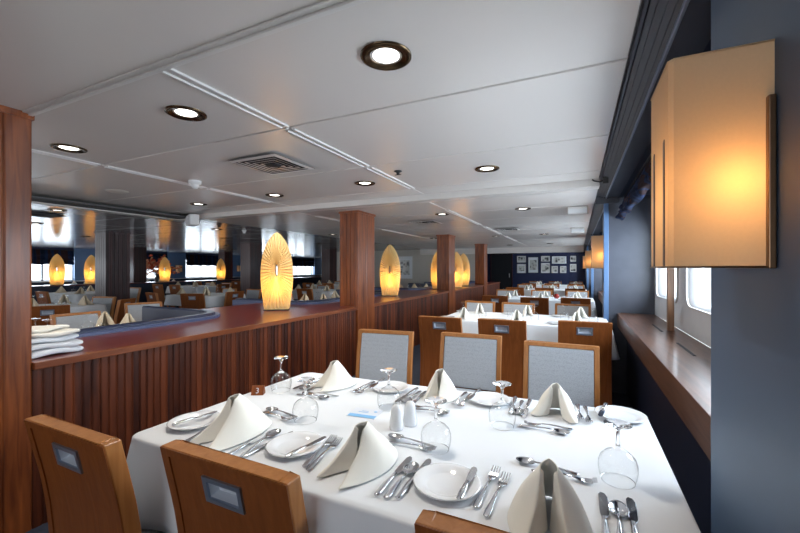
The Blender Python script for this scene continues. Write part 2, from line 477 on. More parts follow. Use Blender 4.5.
def window_unit(parent_name, X, side, y0, y1, z0, z1, cell, r=.09, depth=.10):
    """white lining panel with a rounded opening, inner frame and a pane. side=+1: outdoors at +X"""
    global wn
    wn += 1
    yc0, yc1, zc0, zc1 = cell
    m_ = MB()
    hole = rounded(y0, y1, z0, z1, r); n = len(hole)
    # outer boundary points matched by angle
    cy, cz = (y0+y1)/2, (z0+z1)/2
    out = []
    for (py, pz) in hole:
        dy, dz = py-cy, pz-cz
        t = min(((yc1-cy) if dy > 0 else (yc0-cy))/dy if abs(dy) > 1e-6 else 1e9, ((zc1-cz) if dz > 0 else (zc0-cz))/dz if abs(dz) > 1e-6 else 1e9)
        out.append((cy+dy*t, cz+dz*t))
    # add cell corners by snapping closest outline points
    for c in ((yc0, zc0), (yc0, zc1), (yc1, zc0), (yc1, zc1)):
        k = min(range(n), key=lambda i: (out[i][0]-c[0])**2+(out[i][1]-c[1])**2); out[k] = c
    xo = X
    A = [m_.v((xo, p[0], p[1])) for p in out]; B = [m_.v((xo, p[0], p[1])) for p in hole]
    lip = rounded(y0-.02, y1+.02, z0-.02, z1+.02, r+.02)
    C_ = [m_.v((xo+side*depth, p[0], p[1])) for p in rounded(y0+.015, y1-.015, z0+.015, z1-.015, r-.01)]
    for i in range(n):
        j = (i+1) % n
        m_.face([A[i], A[j], B[j], B[i]]); m_.face([B[i], B[j], C_[j], C_[i]], 0, True)
    w = struct(m_.build('window_%d' % wn, M['white_panel']))
    # raised rounded bezel
    m2 = MB(); a_ = rounded(y0-.018, y1+.018, z0-.018, z1+.018, r+.018); b_ = rounded(y0-.002, y1+.002, z0-.002, z1+.002, r)
    V = [[m2.v((X, *p)) for p in a_], [m2.v((X-side*.012, *p)) for p in a_], [m2.v((X-side*.012, *p)) for p in b_], [m2.v((X+side*.01, *p)) for p in b_]]
    for q in range(3):
        for i in range(n): m2.face([V[q][i], V[q][(i+1)%n], V[q+1][(i+1)%n], V[q+1][i]], 0)
    m2.build('bezel', M['plastic'], w)
    m3 = MB(); m3.prism(rounded(y0+.004, y1-.004, z0+.004, z1-.004, r-.005), 'X', X+side*depth*.8, X+side*(depth*.8+.006))
    m3.build('pane', M['pane'], w)
    return w
for bi, (a_, b2) in enumerate(bays):
    # under-sill wall, sill
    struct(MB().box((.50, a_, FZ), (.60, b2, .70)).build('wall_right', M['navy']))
    m_ = MB(); m_.box((.405, a_+.001, .67), (.435, b2-.001, .82)); m_.box((.435, a_+.001, .79), (.76, b2-.001, .82))
    s_ = trim(m_, M['sillwood'], .003)
    m_ = MB()
    yv = a_ + .5
    while yv + .5 < b2:
        m_.box((.60, yv, .8195), (.615, yv+.42, .8215)); yv += .92
    tag(m_.build('vent_slot', M['black'], s_), None)
    ncell = max(1, round((b2-a_)/1.06)); w = (b2-a_)/ncell
    for k in range(ncell):
        y0 = a_+k*w; y1 = y0+w
        window_unit('w', .76, 1, y0+.16, y1-.16, 1.04, 1.78, (y0, y1, .82, ZC2+.03))
    for k in range(1, ncell):
        y = a_+k*w
        p_ = MB().box((.655, y-.02, .82), (.70, y+.02, 1.93)); trim(p_, M['postwood'], .003)
    # header above the windows and the pelmet box
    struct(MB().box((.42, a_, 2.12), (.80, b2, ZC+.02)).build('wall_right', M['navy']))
# cornice along the wall in bays
def cornice(a_, b2, z):
    m_ = MB()
    m_.prism([(.187, z+.02), (.196, z+.02), (.200, z-.004), (.190, z-.004)], 'Y', a_, b2)
    P = [(.205, z+.02), (.205, z-.005), (.222, z-.012), (.225, z-.008), (.248, z-.018), (.251, z-.014), (.272, z-.024), (.275, z-.02), (.288, z-.028), (.32, z-.028), (.42, z-.028), (.42, z+.02)]
    m_.prism(P, 'Y', a_, b2)
    o_ = trim(m_, M['cornice'])
    MB().box((.288, a_, z-.040), (.302, b2, z-.022)).build('rail', M['handle'], o_, .003)
    struct(MB().box((.187, a_, z+.015), (.42, b2, z+.03)).build('ceiling', M['black']))
struct(MB().box((.187, 4.90, ZC2+.022), (.80, 25, ZC2+.04)).box((.187, 4.885, ZC2-.03), (PX+.1, 4.899, ZC+.03)).build('ceiling', M['cornice']))
struct(MB().box((.187, -4, ZC+.021), (.80, 4.90, ZC+.04)).build('ceiling', M['black']))
cornice(-3.9, 4.884, ZC); cornice(4.93, 9.28, ZC2); cornice(9.34, 13.58, ZC2); cornice(13.64, 18.4, ZC2)

# roman blinds
def blind(X, y0, y1, ztop, zbot, sgn, label, folds=3):
    r = empty('roman_blind', (X, (y0+y1)/2, zbot)); tag(r, label, 'blind')
    L_ = y1-y0; rows = []
    n = 40
    prof = [(0, ztop-zbot), (.01, (ztop-zbot)*.75)]
    for k in range(folds):
        h0 = (ztop-zbot)*(.75-.6*k/folds)
        prof += [(.035+.01*k, h0-.03), (.05+.012*k, h0-.07), (.03, h0-.085), (.012, h0-.065)]
    prof += [(.05, .02), (.02, 0)]
    for (dx, dz) in prof:
        rows.append([(-sgn*dx*(1+.25*math.sin(j*1.3+dz*40)), -L_/2+L_*j/n, dz + (.012*math.sin(j*.9+dx*60) if dz < (ztop-zbot)*.8 else 0)) for j in range(n+1)])
    m_ = MB(); m_.grid(rows)
    o_ = m_.build('fabric', M['blind'], r)
    so = o_.modifiers.new('s', 'SOLIDIFY'); so.thickness = .003
    MB().box((-.01, -L_/2, ztop-zbot-.02), (.02, L_/2, ztop-zbot)).build('headrail', M['blacktrim'], r)
    return r
bn = ['nearest window bay', 'second window bay', 'third window bay', 'farthest window bay']
for (a_, b2), t_ in zip(bays, bn):
    blind(.47, a_+.03, b2-.03, 2.118, 1.86, 1, 'dark patterned roman blind over the %s' % t_)

# port wall
PW = -17.7
pc = [1.0, 4.7, 8.4, 12.1, 15.8, 19.5, 23.2]
struct(MB().box((PW-.3, -4, FZ), (PW, 25, .84)).build('wall_port', M['navy']))
struct(MB().box((PW-.3, -4, 1.80), (PW, 25, ZC2+.03)).build('wall_port', M['navyfar']))
trim(MB().box((PW-.05, -4, .82), (PW+.14, 25, .85)), M['white_panel'])
for i, y in enumerate(pc):
    struct(MB().box((PW-.3, y-.45, .84), (PW+.06, y+.45, ZC2)).build('wall_port', M['bluetrim'] if i != 3 else M['bluetrim']))
for i in range(len(pc)-1):
    a_, b2 = pc[i]+.45, pc[i+1]-.45
    wn += 1
    m_ = MB()
    n = 3; w = (b2-a_)/n
    for k in range(n+1):
        y = a_+k*w; m_.box((PW-.16, y-.03, .85), (PW-.06, y+.03, 1.8))
    m_.box((PW-.16, a_, .85), (PW-.06, b2, .89)); m_.box((PW-.16, a_, 1.76), (PW-.06, b2, 1.80))
    w_ = struct(m_.build('window_%d' % wn, M['cream'] if i == 2 else M['white_panel']))
    for k in range(n):
        MB().box((PW-.115, a_+k*w+.03, .89), (PW-.109, a_+(k+1)*w-.03, 1.76)).build('pane', M['pane'], w_)
    blind(PW+.03, a_+.02, b2-.02, 2.03, 1.47, -1,
          'striped navy roman blind, far left wall, bay %s' % ['nearest the camera', 'left of the two lamps', 'behind the red flowers', 'behind the single lamp', 'right of the middle pillar', 'farthest back'][i], 2)

# back walls
struct(MB().box((-4.21, 18.4, FZ), (.8, 18.6, ZC2+.03)).build('wall_back', M['navyfar']))
struct(MB().box((-10.2, 14.55, FZ), (-3.35, 14.75, ZC2+.03)).build('wall_back', M['cream']))
struct(MB().box((-4.21, 14.75, FZ), (-4.0, 18.4, ZC2+.03)).build('wall_back', M['navy']))
struct(MB().box((-18.0, 24.8, FZ), (-10.0, 25, ZC2+.03)).build('wall_back', M['cream']))
struct(MB().box((-10.2, 14.75, FZ), (-10.0, 24.8, ZC2+.03)).build('wall_back', M['cream']))
# dark doorway with door by the back wall
dd = MB().box((-3.75, 18.34, FZ), (-2.80, 18.40, 2.0)).build('door_1', M['black']); struct(dd)
MB().box((-3.79, 18.32, FZ), (-3.75, 18.40, 2.03)).box((-2.80, 18.32, FZ), (-2.76, 18.40, 2.03)).box((-3.79, 18.32, 2.0), (-2.76, 18.40, 2.04)).build('door_frame', M['darkpillar'], dd)
MB().box((-2.92, 18.30, .9), (-2.88, 18.34, 1.1)).build('door_handle', M['steel'], dd)

# port ledge (low navy divider with lamps)
struct(MB().box((-14.65, 1.5, FZ), (-14.05, 24, .79)).build('wall_divider', M['navy']))
trim(MB().box((-14.68, 1.5, .79), (-14.02, 24, .815)), M['ledge'], .004)

# ------------------------------------------------------------------ ceiling fittings
def downlight():
    r = empty('ceiling_light'); tag(r, 'x', 'ceiling light', 'recessed bronze ceiling lights')
    MB().lathe([(.100, 0), (.100, -.006), (.092, -.010), (.078, -.010), (.074, -.004), (.066, -.006), (.062, .0), (.056, .02)], 36).build('ring', M['bronze'], r)
    MB().lathe([(.0, -.001), (.05, -.001), (.057, .002)], 28).build('lens', M['lamp_on'], r)
    return Proto(r)
DL = downlight()
hi = [(-.677, 1.317), (-1.892, 1.348), (-3.172, 1.397), (-4.45, 1.40), (-1.868, 3.188), (-.68, 3.155), (-3.10, 3.277), (-4.417, 3.317)]
hl = ['largest, above the front table', 'second from the left in the nearest row', 'far left of the nearest row, beside the wood wall', 'hidden behind the wood wall top left',
      'left of the sprinkler, middle distance', 'right of the sprinkler, middle distance', 'above the tall lamp', 'above the loudspeaker on the beam']
lowl = [(-.633, 5.07), (-1.73, 5.09), (-.675, 9.0), (-1.744, 9.07), (-.765, 12.5), (-2.0, 12.7), (-6.19, 2.6), (-3.3, 5.1), (-3.3, 9.05), (-5.0, 7.1), (-6.4, 5.2), (-8.3, 3.2), (-8.1, 6.8), (-7.2, 9.5), (-10.6, 5.0), (-10.6, 9.0), (-12.8, 7.0), (-12.6, 11.), (-5.5, 11.), (-8, 12)]
spots = []
for (x, y), t_ in zip(hi, hl):
    DL.put((x, y, ZC), 0, 'recessed ceiling light, %s' % t_); spots.append((x, y, ZC))
def wherelow(x, y):
    side = 'over the window-side tables' if x > -1.2 else 'beside the slatted partition' if x > -2.6 else 'just beyond the partition' if x > -5.2 else 'over the inner left hall' if x > -9 else 'over the far left hall'
    return '%s, %d m back, %d m left' % (side, round(y), round(-x))
for (x, y) in lowl:
    DL.put((x, y, ZC2), 0, 'small round ceiling light %s' % wherelow(x, y)); spots.append((x, y, ZC2))

def vent(x, y, z, label, w=.23, dark=False):
    r = empty('ceiling_vent', (x, y, z)); tag(r, label, 'ceiling vent')
    m_ = MB()
    for k in range(5):
        a = w - k*.040; b_ = a-.037
        # sloped louvre ring
        A = [(-a,-a,-.003),(a,-a,-.003),(a,a,-.003),(-a,a,-.003)]; B = [(-b_,-b_,.003 if k else -.008),(b_,-b_,.003 if k else -.008),(b_,b_,.003 if k else -.008),(-b_,b_,.003 if k else -.008)]
        va = [m_.v(p) for p in A]; vb = [m_.v(p) for p in B]
        for i in range(4): m_.face([va[i], va[(i+1)%4], vb[(i+1)%4], vb[i]])
    m_.build('louvre', M['ceil_trim'] if not dark else M['ceil_gap'], r)
    MB().box((-w, -w, -.001), (w, w, -.0003)).build('backing', M['black'], r)
    MB().lathe([(0, -.006), (.06, -.006), (.06, .0)], 20).build('hub', M['black'], r)
    return r
vent(-2.17, 2.28, ZC-.014, 'square louvred air vent in the ceiling between the two rows of lights')
vent(-2.25, 5.8, ZC2-.014, 'square air vent in the lower ceiling behind the nearest pillar')
vent(-6.85, 2.65, ZC2-.014, 'dark square air vent in the left ceiling beside the wood wall', .26, True)
vent(-1.2, 7.5, ZC2-.014, 'small flat air vent in the right hand ceiling far back', .2)
r = MB().lathe([(0, -.014), (.07, -.016), (.1, -.006), (.105, 0)], 32).build('ceiling_disc', M['cream'], loc=(-4.466, 2.39, ZC)); tag(r, 'round flat beige cover plate on the ceiling left of the smoke detector', 'ceiling cover')
r = MB().lathe([(0, -.075), (.022, -.07), (.035, -.045), (.036, -.03), (.055, -.025), (.055, 0)], 24).build('smoke_detector', M['plastic'], loc=(-3.286, 2.431, ZC)); tag(r, 'small white smoke detector on the ceiling above the loudspeaker', 'smoke detector')
m_ = MB().lathe([(0, -.03), (.012, -.03), (.014, -.012), (.034, -.006), (.034, 0)], 16); m_.box((-.028, -.006, -.034), (.028, .006, -.03))
r = m_.build('sprinkler', M['blacktrim'], loc=(-1.384, 2.915, ZC)); tag(r, 'black ceiling sprinkler head between two recessed lights', 'sprinkler')
for k, (x, y) in enumerate([(-5.6, 4.6), (-6.1, 5.6)]):
    r = MB().lathe([(0, -.06), (.025, -.055), (.03, -.02), (.05, 0)], 16).build('detector', M['plastic'] if k else M['blacktrim'], loc=(x, y, ZC2))
    tag(r, ['black dome detector on the glossy left ceiling', 'white dome detector on the glossy left ceiling behind the black one'][k], 'detector')
# loudspeaker on the beam corner
r = empty('loudspeaker', (-5.3, 3.86, ZC-.10), R(-25)); tag(r, 'white box loudspeaker fixed to the ceiling beam left of the tall lamp', 'loudspeaker')
MB().box((-.15, -.05, -.08), (.15, .08, .08)).build('case', M['plastic'], r, .012)
MB().box((-.13, -.056, -.065), (.13, -.048, .065)).build('grille', M['greyplastic'], r, .004)
MB().tube([(0, .05, .06), (0, .05, .1)], .012).build('bracket', M['plastic'], r)
for k, y in enumerate((5.2, 7.9)):
    r = empty('exit_box', (.0, y, ZC2-.09)); tag(r, 'white emergency light box hanging by the right wall, %s one' % ['nearer', 'farther'][k], 'light box')
    MB().box((-.11, -.04, 0), (.11, .04, .085)).build('case', M['plastic'], r, .006)
    MB().box((-.10, -.042, .01), (.10, -.038, .06)).build('lens', M['white_panel'], r)
# bracket hook at the cornice end
r = MB().tube([(0, 0, 0), (-.04, 0, -.012), (-.08, 0, .0), (-.10, 0, .015)], .007).box((-.012, -.02, -.03), (.03, .01, .03)).build('cable_bracket', M['blacktrim'], loc=(.22, 3.87, ZC-.035)); tag(r, 'small dark bracket where the ceiling meets the cornice', 'bracket')

# ------------------------------------------------------------------ sconces
def sconce():
    r = empty('wall_sconce'); tag(r, 'x', 'wall lamp', 'fabric wall sconces on the right wall')
    # origin: on the pier face, bottom near corner; shade reaches to -X .155, +Y .2, z 0..4
    W_, D_, H_ = .157, .205, .405
    m_ = MB()
    c = .008
    out = [(0, 0), (-W_+c, 0), (-W_, c), (-W_, D_-c), (-W_+c, D_), (0, D_)]
    rows = []
    for z in (0, .1, .2, .3, H_): rows.append([(x, y, z) for x, y in out])
    m_.grid(rows, smooth=False)
    m_.build('shade', M['sconceshade'], r)
    for z, mt in ((-.002, M['brass']), (H_, M['sconceshade'])):
        MB().tube([(p[0], p[1], z) for p in out], .002, 6).build('rim_wire', mt, r)
        m_ = MB()
    for y in (.04, .15):
        m_.prism([(y-.006, 0), (y+.006, 0), (y+.005, .15), (y+.006, .255), (y-.004, .26), (y-.006, .15)], 'X', -W_-.0025, -W_-.0005)
    m_.build('inlay_strip', M['slit'], r)
    m_ = MB(); m_.box((-.012, -.012, -.005), (-.001, .215, .305)); m_.build('back_plate', M['brass'], r, .002)
    m_ = MB(); m_.lathe([(.012, 0), (.024, .02), (.026, .04), (.018, .058), (.0, .064)], 16, c=(-.055, .10, .12)); m_.lathe([(.013, -.05), (.013, 0)], 12, c=(-.055, .10, .12), cap=True)
    m_.build('bulb', M['bulb'], r)
    return Proto(r)
def point(name, loc, e, col, rad=.03):
    l = bpy.data.lights.new(name, 'POINT'); l.energy = e; l.color = col; l.shadow_soft_size = rad
    o_ = bpy.data.objects.new(name, l); COL.objects.link(o_); o_.location = loc; return o_
SC = sconce()
for k, y in enumerate((.90, 5.35, 9.75, 14.0)):
    SC.put((PX, y, 1.325), 0, 'cream fabric wall sconce glowing orange on the right wall, %s from the camera' % ['large one nearest', 'second', 'third', 'farthest'][k])
    point('sconce_light', (PX-.05, y+.055, 1.325+.16), .22, (1., .46, .12), .02)
# port sconces: mirrored side
def sconce_port():
    r = empty('wall_sconce'); tag(r, 'x', 'wall lamp', 'small wall lamps on the far left wall')
    MB().lathe([(0, 0), (0, 0)], 3)
    MB().prism([(0, -.13), (.13, -.12), (.13, .12), (0, .13)], 'Z', 0, .32).build('shade', M['sconceshade'], r)
    MB().box((-.001, -.14, -.01), (.012, .14, .33)).build('back_plate', M['brass'], r)
    return Proto(r)
SP = sconce_port()
for k, y in enumerate((4.7, 8.45, 12.15, 15.8, 19.5)):
    SP.put((PW+.061, y, 1.16), 0, 'small square cream lamp on the blue wall between far left windows, %s pier' % ['first', 'second', 'third', 'fourth', 'fifth'][k])
    point('sconce_light', (PW+.065, y, 1.28), .35, (1., .5, .2), .02)

# ------------------------------------------------------------------ surfboard lamps
def surf_lamp():
    r = empty('table_lamp'); tag(r, 'x', 'lamp', 'pleated oval lamps')
    key = [(0, .140), (.06, .153), (.15, .169), (.27, .184), (.40, .190), (.50, .188), (.60, .177), (.69, .158), (.77, .130), (.83, .100), (.88, .066), (.915, .034), (.93, .012)]
    def hw(z):
        for (a, b_), (c_, d) in zip(key[:-1], key[1:]):
            if a <= z <= c_: t = (z-a)/(c_-a); return b_+(d-b_)*t
        return 0
    # outline as angle-sorted closed curve
    zs = [.93*(1-math.cos(PI*i/44))/2 for i in range(45)]
    right = [(hw(z), z) for z in zs]
    pts = right + [(0, .937)] + [(-x, z) for x, z in right[::-1]]
    bot = [(-.140+.280*i/12, 0) for i in range(1, 12)]
    pts = pts + bot
    # resample to pleats
    P = [Vector(p) for p in pts]; n = len(P)
    seg = [(P[(i+1)%n]-P[i]).length for i in range(n)]; tot = sum(seg); NP = 96
    res = []; i = 0; acc = 0
    for k in range(NP):
        t = tot*k/NP
        while acc+seg[i] < t: acc += seg[i]; i += 1
        res.append(P[i].lerp(P[(i+1)%n], (t-acc)/seg[i]))
    C = Vector((0, .47))
    m_ = MB()
    for sg in (-1, 1):
        rows = []
        for u in (0, .06, .14, .25, .4, .55, .7, .82, .92, 1.0):
            row = []
            for k, q in enumerate(res):
                d = q-C; a = math.atan2(d.y, d.x)
                hole = Vector((.014*math.cos(a), .075*math.sin(a)))
                p = C + hole.lerp(d, u)
                th = .075*max(0, (1-u**2.2))**.8 * (min(1, .35+u*4)) 
                wq = max(0, 1-q.y/.14)
                th = th*(1-wq*u*u) + .052*wq*u*u
                pl = (.0085 if k % 2 else -.0085)*min(1, u*3)*(1 if u < .99 else 0)
                row.append((p.x, sg*(th+pl+.012), p.y))
            rows.append(row)
        m_.grid(rows, smooth=False, closeu=True)
    # rim joining both faces
    rim = [[(q.x, s_*(.012+.052*max(0, 1-q.y/.14)), q.y) for q in res] for s_ in (-1, 1)]
    m_.grid(rim, smooth=False, closeu=True)
    m_.build('shade', M['lampshade'], r)
    MB().box((-.146, -.072, -.012), (.146, .072, .0)).build('base', M['blacktrim'], r, .003)
    m_ = MB().tube([(0, 0, 0), (0, 0, .15)], .006); m_.build('stem', M['brass'], r)
    MB().lathe([(.001, 0), (.022, .02), (.028, .045), (.018, .07), (.001, .078)], 16, c=(0, 0, .15)).build('bulb', M['bulb'], r)
    # axial ridge seam and slot lining
    m_ = MB(); rows = []
    for sg in (-1, 1):
        rows.append([(.0145*math.cos(a), sg*.040, .47+.076*math.sin(a)) for a in [2*PI*k/20 for k in range(20)]])
    m_.grid(rows, closeu=True); m_.build('slot_lining', M['bronze'], r)
    return Proto(r)
SL = surf_lamp()
lamps = [(-3.32, 3.55, .827, 'tall pleated oval lamp on the dark ledge left of the nearest red pillar'),
         (-3.13, 6.25, .827, 'pleated oval lamp on the ledge between the nearest and second red pillars'),
         (-3.10, 8.85, .827, 'pleated oval lamp half hidden behind the second red pillar'),
         (-2.88, 9.62, .827, 'pleated oval lamp showing just right of the second red pillar'),
         (-3.0, 10.75, .827, 'pleated oval lamp on the ledge between the second and third red pillars'),
         (-14.3, 6.0, .827, 'glowing oval lamp on the far left divider, leftmost of the pair'),
         (-14.2, 6.85, .827, 'glowing oval lamp on the far left divider, right one of the pair'),
         (-14.2, 9.25, .827, 'glowing oval lamp in front of the red flowers'),
         (-14.2, 11.75, .827, 'glowing oval lamp on the far divider beside the slim dark pillar')]
for k, (x, y, z, lab) in enumerate(lamps):
    SL.put((x, y, z), math.atan2(-x, y)*.8, lab)
    point('lamp_light', (x, y, z+.30), 1.15 if k < 5 else 1.4, (1., .58, .17), .07)

# ------------------------------------------------------------------ chairs
PROF = [(.835, .0), (.80, .010), (.765, .020), (.73, .030), (.70, .039), (.66, .050), (.62, .060), (.56, .072), (.50, .081), (.44, .087), (.38, .090), (.28, .084), (.16, .066), (.02, .036)]
PROF = [(z, y*.74) for z, y in PROF]
def py_(z):
    for (a, b_), (c_, d) in zip(PROF[:-1], PROF[1:]):
        if c_ <= z <= a: t = (a-z)/(a-c_); return b_+(d-b_)*t
    return PROF[-1][1]
def bent(mb, x0, x1, z0, z1, o0, o1, n=10, taper=0.):
    """bent slab following the chair back profile; o0..o1 offsets toward the sitter"""
    zs = [z0+(z1-z0)*i/n for i in range(n+1)]
    rows = []
    for z in zs:
        y = py_(z); k = 1+taper*(.835-z)
        rows.append([(x0*k, y+o0, z), (x1*k, y+o0, z), (x1*k, y+o1, z), (x0*k, y+o1, z)])
    V = mb.grid(rows, smooth=False, closeu=True)
    mb.face(V[0][::-1]); mb.face(V[-1])
def chair():
    r = empty('dining_chair'); tag(r, 'x', 'chair', 'dining chairs')
    W_ = .223
    m_ = MB()
    hz0, hz1, hx = .723, .775, .058
    bent(m_, -W_+.012, W_-.012, .06, hz0, 0, .012, 20); bent(m_, -W_+.012, W_-.012, hz1, .832, 0, .012, 4)
    bent(m_, -W_+.012, -hx, hz0, hz1, 0, .012, 3); bent(m_, hx, W_-.012, hz0, hz1, 0, .012, 3)
    m_.build('backrest', M['chairwood'], r)
    m_ = MB()
    bent(m_, -W_, -W_+.030, .05, .835, -.001, .044, 20); bent(m_, W_-.030, W_, .05, .835, -.001, .044, 20)
    # thin outer strips behind are part of the veneer look; top rail
    bent(m_, -W_+.030, W_-.030, .812, .835, -.001, .044, 2)
    o_ = m_.build('back_frame', M['chairedge'], r, .003); tag(o_, 'honey coloured solid wood edging')
    # the veneer laps over the frame from behind
    m_ = MB(); bent(m_, -W_+.001, -W_+.030, .05, .833, -.004, 0, 20); bent(m_, W_-.030, W_-.001, .05, .833, -.004, 0, 20); bent(m_, -W_+.03, W_-.03, .810, .833, -.004, 0, 2)
    m_.build('back_veneer', M['chairwood'], r)
    m_ = MB(); bent(m_, -W_+.032, W_-.032, .46, .810, .022, .047); m_.build('back_cushion', M['grey'], r, .006)
    # handle
    sl = math.atan2(py_(.72)-py_(.780), .060)
    T = Matrix.Translation((0, py_(.749), .749)) @ Matrix.Rotation(sl, 4, 'X')
    m_ = MB(); m_.T = T
    a, b_, c_, d = .068, .037, .054, .024
    for q in (((-a,-b_),(a,-b_),(c_,-d),(-c_,-d)), ((a,-b_),(a,b_),(c_,d),(c_,-d)), ((a,b_),(-a,b_),(-c_,d),(c_,d)), ((-a,b_),(-a,-b_),(-c_,-d),(-c_,d))):
        top = [m_.v((x, -.006, z)) for x, z in q]; bo = [m_.v((x, .002, z)) for x, z in q]
        m_.face(top)
        m_.face([top[0], top[1], bo[1], bo[0]]); m_.face([top[2], top[3], bo[3], bo[2]])
    h = m_.build('handle', M['handle'], r); tag(h, 'grey metal recessed pull handle')
    m_ = MB(); m_.T = T
    f0 = [m_.v(p) for p in ((-c_,.0,-d),(c_,.0,-d),(c_,.0,d),(-c_,.0,d))]; f1 = [m_.v(p) for p in ((-c_+.010,.020,-d+.006),(c_-.006,.020,-d+.006),(c_-.006,.020,d-.004),(-c_+.010,.020,d-.004))]
    m_.face(f1)
    for i in range(4): m_.face([f0[i], f0[(i+1)%4], f1[(i+1)%4], f1[i]])
    m_.build('recess', M['handle_in'], h)
    # seat
    rows = []
    m_ = MB(); m_.prism([(-.208, .130), (.208, .130), (.228, .50), (.20, .535), (-.20, .535), (-.228, .50)], 'Z', .425, .465)
    m_.build('seat', M['grey'], r, .012)
    m_ = MB(); m_.prism([(-.210, .130), (.210, .130), (.232, .505), (-.232, .505)], 'Z', .375, .424); m_.build('seat_frame', M['chairedge'], r, .003)
    for sx in (-1, 1):
        MB().prism([(sx*.19, .47), (sx*.232, .47), (sx*.232, .512), (sx*.19, .512)], 'Z', FZ, .375).build('leg', M['chairedge'], r, .003)
        m_ = MB(); rows = []
        for z, y in ((.05, .032), (FZ, .022)):
            rows.append([(sx*.192, y, z), (sx*.222, y, z), (sx*.222, y+.04, z), (sx*.192, y+.04, z)])
        V = m_.grid(rows, smooth=False, closeu=True); m_.face(V[0]); m_.face(V[-1][::-1])
        m_.build('leg', M['chairedge'], r, .003)
    return Proto(r)
CH = chair()
def put_chair(x, y, ang, label, group='dining chairs', s=1.0):
    """x,y = middle of the top edge of the back; ang = direction the sitter faces (deg, 90 = +Y)"""
    rz = R(ang-90)
    r = CH.put((x, y, 0), rz, label, group)
    return r
LMR = ['left', 'middle', 'right']
def row(pts, facing, descr, angs=(0, 0, 0)):
    g = 'chairs seen from the back, window side dining row' if facing > 0 else 'chairs facing the camera, window side dining row'
    for (x, y), t_, a in zip(pts, LMR, angs):
        put_chair(x, y, facing + a, '%s, %s of three' % (descr, t_), g)
put_chair(-1.395, .595, 90, 'wooden chair with metal handle, bottom left corner, back towards camera')
put_chair(-.812, .663, 90, 'wooden chair with scratched back and metal handle, centre front of the near table')
put_chair(-.060, .670, 90, 'wooden chair at the bottom edge of the picture, only the top of its back showing')
row([(-1.36, 2.66), (-.715, 2.78), (-.10, 2.68)], -90, 'grey upholstered wooden chair facing us behind the front table', (8, 3, 0))
row([(-1.25, 3.58), (-.65, 3.63), (.06, 3.82)], 90, 'plain wooden chair back with handle at the second table', (0, 0, 4))
row([(-1.31, 5.62), (-.76, 5.58), (-.06, 5.70)], -90, 'grey padded chair facing us on the far side of the second table')
row([(-1.33, 6.80), (-.65, 6.64), (-.03, 6.78)], 90, 'wooden chair back with handle at the third table')
row([(-1.48, 8.95), (-.73, 9.08), (0, 9.15)], -90, 'grey padded chair facing us on the far side of the third table')
row([(-1.45, 10.0), (-.75, 10.05), (-.05, 10.0)], 90, 'wooden chair back at the fourth table')
row([(-1.45, 12.15), (-.75, 12.2), (-.05, 12.2)], -90, 'padded chair facing us on the far side of the fourth table')
row([(-1.45, 13.1), (-.75, 13.15), (-.05, 13.1)], 90, 'wooden chair back at the fifth table')
row([(-1.45, 15.25), (-.75, 15.25), (-.05, 15.25)], -90, 'padded chair facing us on the far side of the fifth table')

# ------------------------------------------------------------------ tables and cloths
def table(cx, cy, w, d, rz, label, name_group=None):
    r = empty('dining_table', (cx, cy, 0), rz); tag(r, label, 'table', name_group)
    MB().box((-w/2+.01, -d/2+.01, TT-.035), (w/2-.01, d/2-.01, TT-.006)).build('tabletop', M['chairedge'], r)
    for sx in (-1, 1):
        for sy in (-1, 1):
            MB().box((sx*(w/2-.10)-.025, sy*(d/2-.12)-.025, FZ), (sx*(w/2-.10)+.025, sy*(d/2-.12)+.025, TT-.035)).build('leg', M['blacktrim'], r)
    return r
def cloth(corners, drop, label, name='tablecloth', seed=0, mat='linen', res=.035, group=None):
    """corners .003 if k else -.008W from near-left; rounded-edge cloth with hanging folds"""
    P = [Vector(c) for c in corners]; cx = sum((p for p in P), Vector((0, 0)))/4
    m_ = MB()
    # perimeter with rounded corners
    per = []; rc = .035
    for i in range(4):
        a, b_ = P[i], P[(i+1)%4]; pr = P[i-1]
        d = (b_-a).normalized(); e_ = (pr-a).normalized()
        for k in range(5):
            t = k/4; p = (a+e_*rc)*(1-t)**2 + a*2*t*(1-t) + (a+d*rc)*t*t; per.append(p)
        n = max(4, int((b_-a).length/res))
        for k in range(1, n): per.append((a+d*rc).lerp(b_-d*rc, k/n))
    n = len(per)
    nrm = []
    for i in range(n):
        d = (per[(i+1)%n]-per[i-1]).normalized(); nrm.append(Vector((d.y, -d.x)))
    corner = []
    for p in per: corner.append(min((p-c).length for c in P))
    rows = []
    # inner rings on the top
    for f in (0., .35, .7, .9, .97):
        rows.append([(cx.x+(p.x-cx.x)*f, cx.y+(p.y-cx.y)*f, TT + .0 ) for p in per])
    rnd = random.Random(seed); ph = rnd.random()*6
    s_acc = 0; S_ = []
    for i in range(n): S_.append(s_acc); s_acc += (per[(i+1)%n]-per[i]).length
    def pt(i, out, dz, fold):
        w = math.exp(-(corner[i]/.11)**2)
        wob = fold*(.5*math.sin(S_[i]*17+ph)+.5*math.sin(S_[i]*7.3+ph*2)) * .014
        o = out + fold*(.045*w) + wob
        p = per[i] + nrm[i]*o
        return (p.x, p.y, TT - dz - fold*w*.0)
    rr = .010
    for a in (20, 45, 70, 90): rows.append([pt(i, rr*math.sin(R(a)), rr*(1-math.cos(R(a))), 0) for i in range(n)])
    for k in range(1, 9):
        f = k/8; rows.append([pt(i, rr+.006*f, rr+(drop-rr)*f, f) for i in range(n)])
    m_.grid(rows, closeu=True)
    o_ = m_.build(name, M[mat]); tag(o_, label, 'tablecloth', group)
    so = o_.modifiers.new('s', 'SOLIDIFY'); so.thickness = .0015; so.offset = -1
    return o_
table(-.565, 1.28, 1.52, .82, 0, 'rectangular dining table under the white cloth in the foreground')
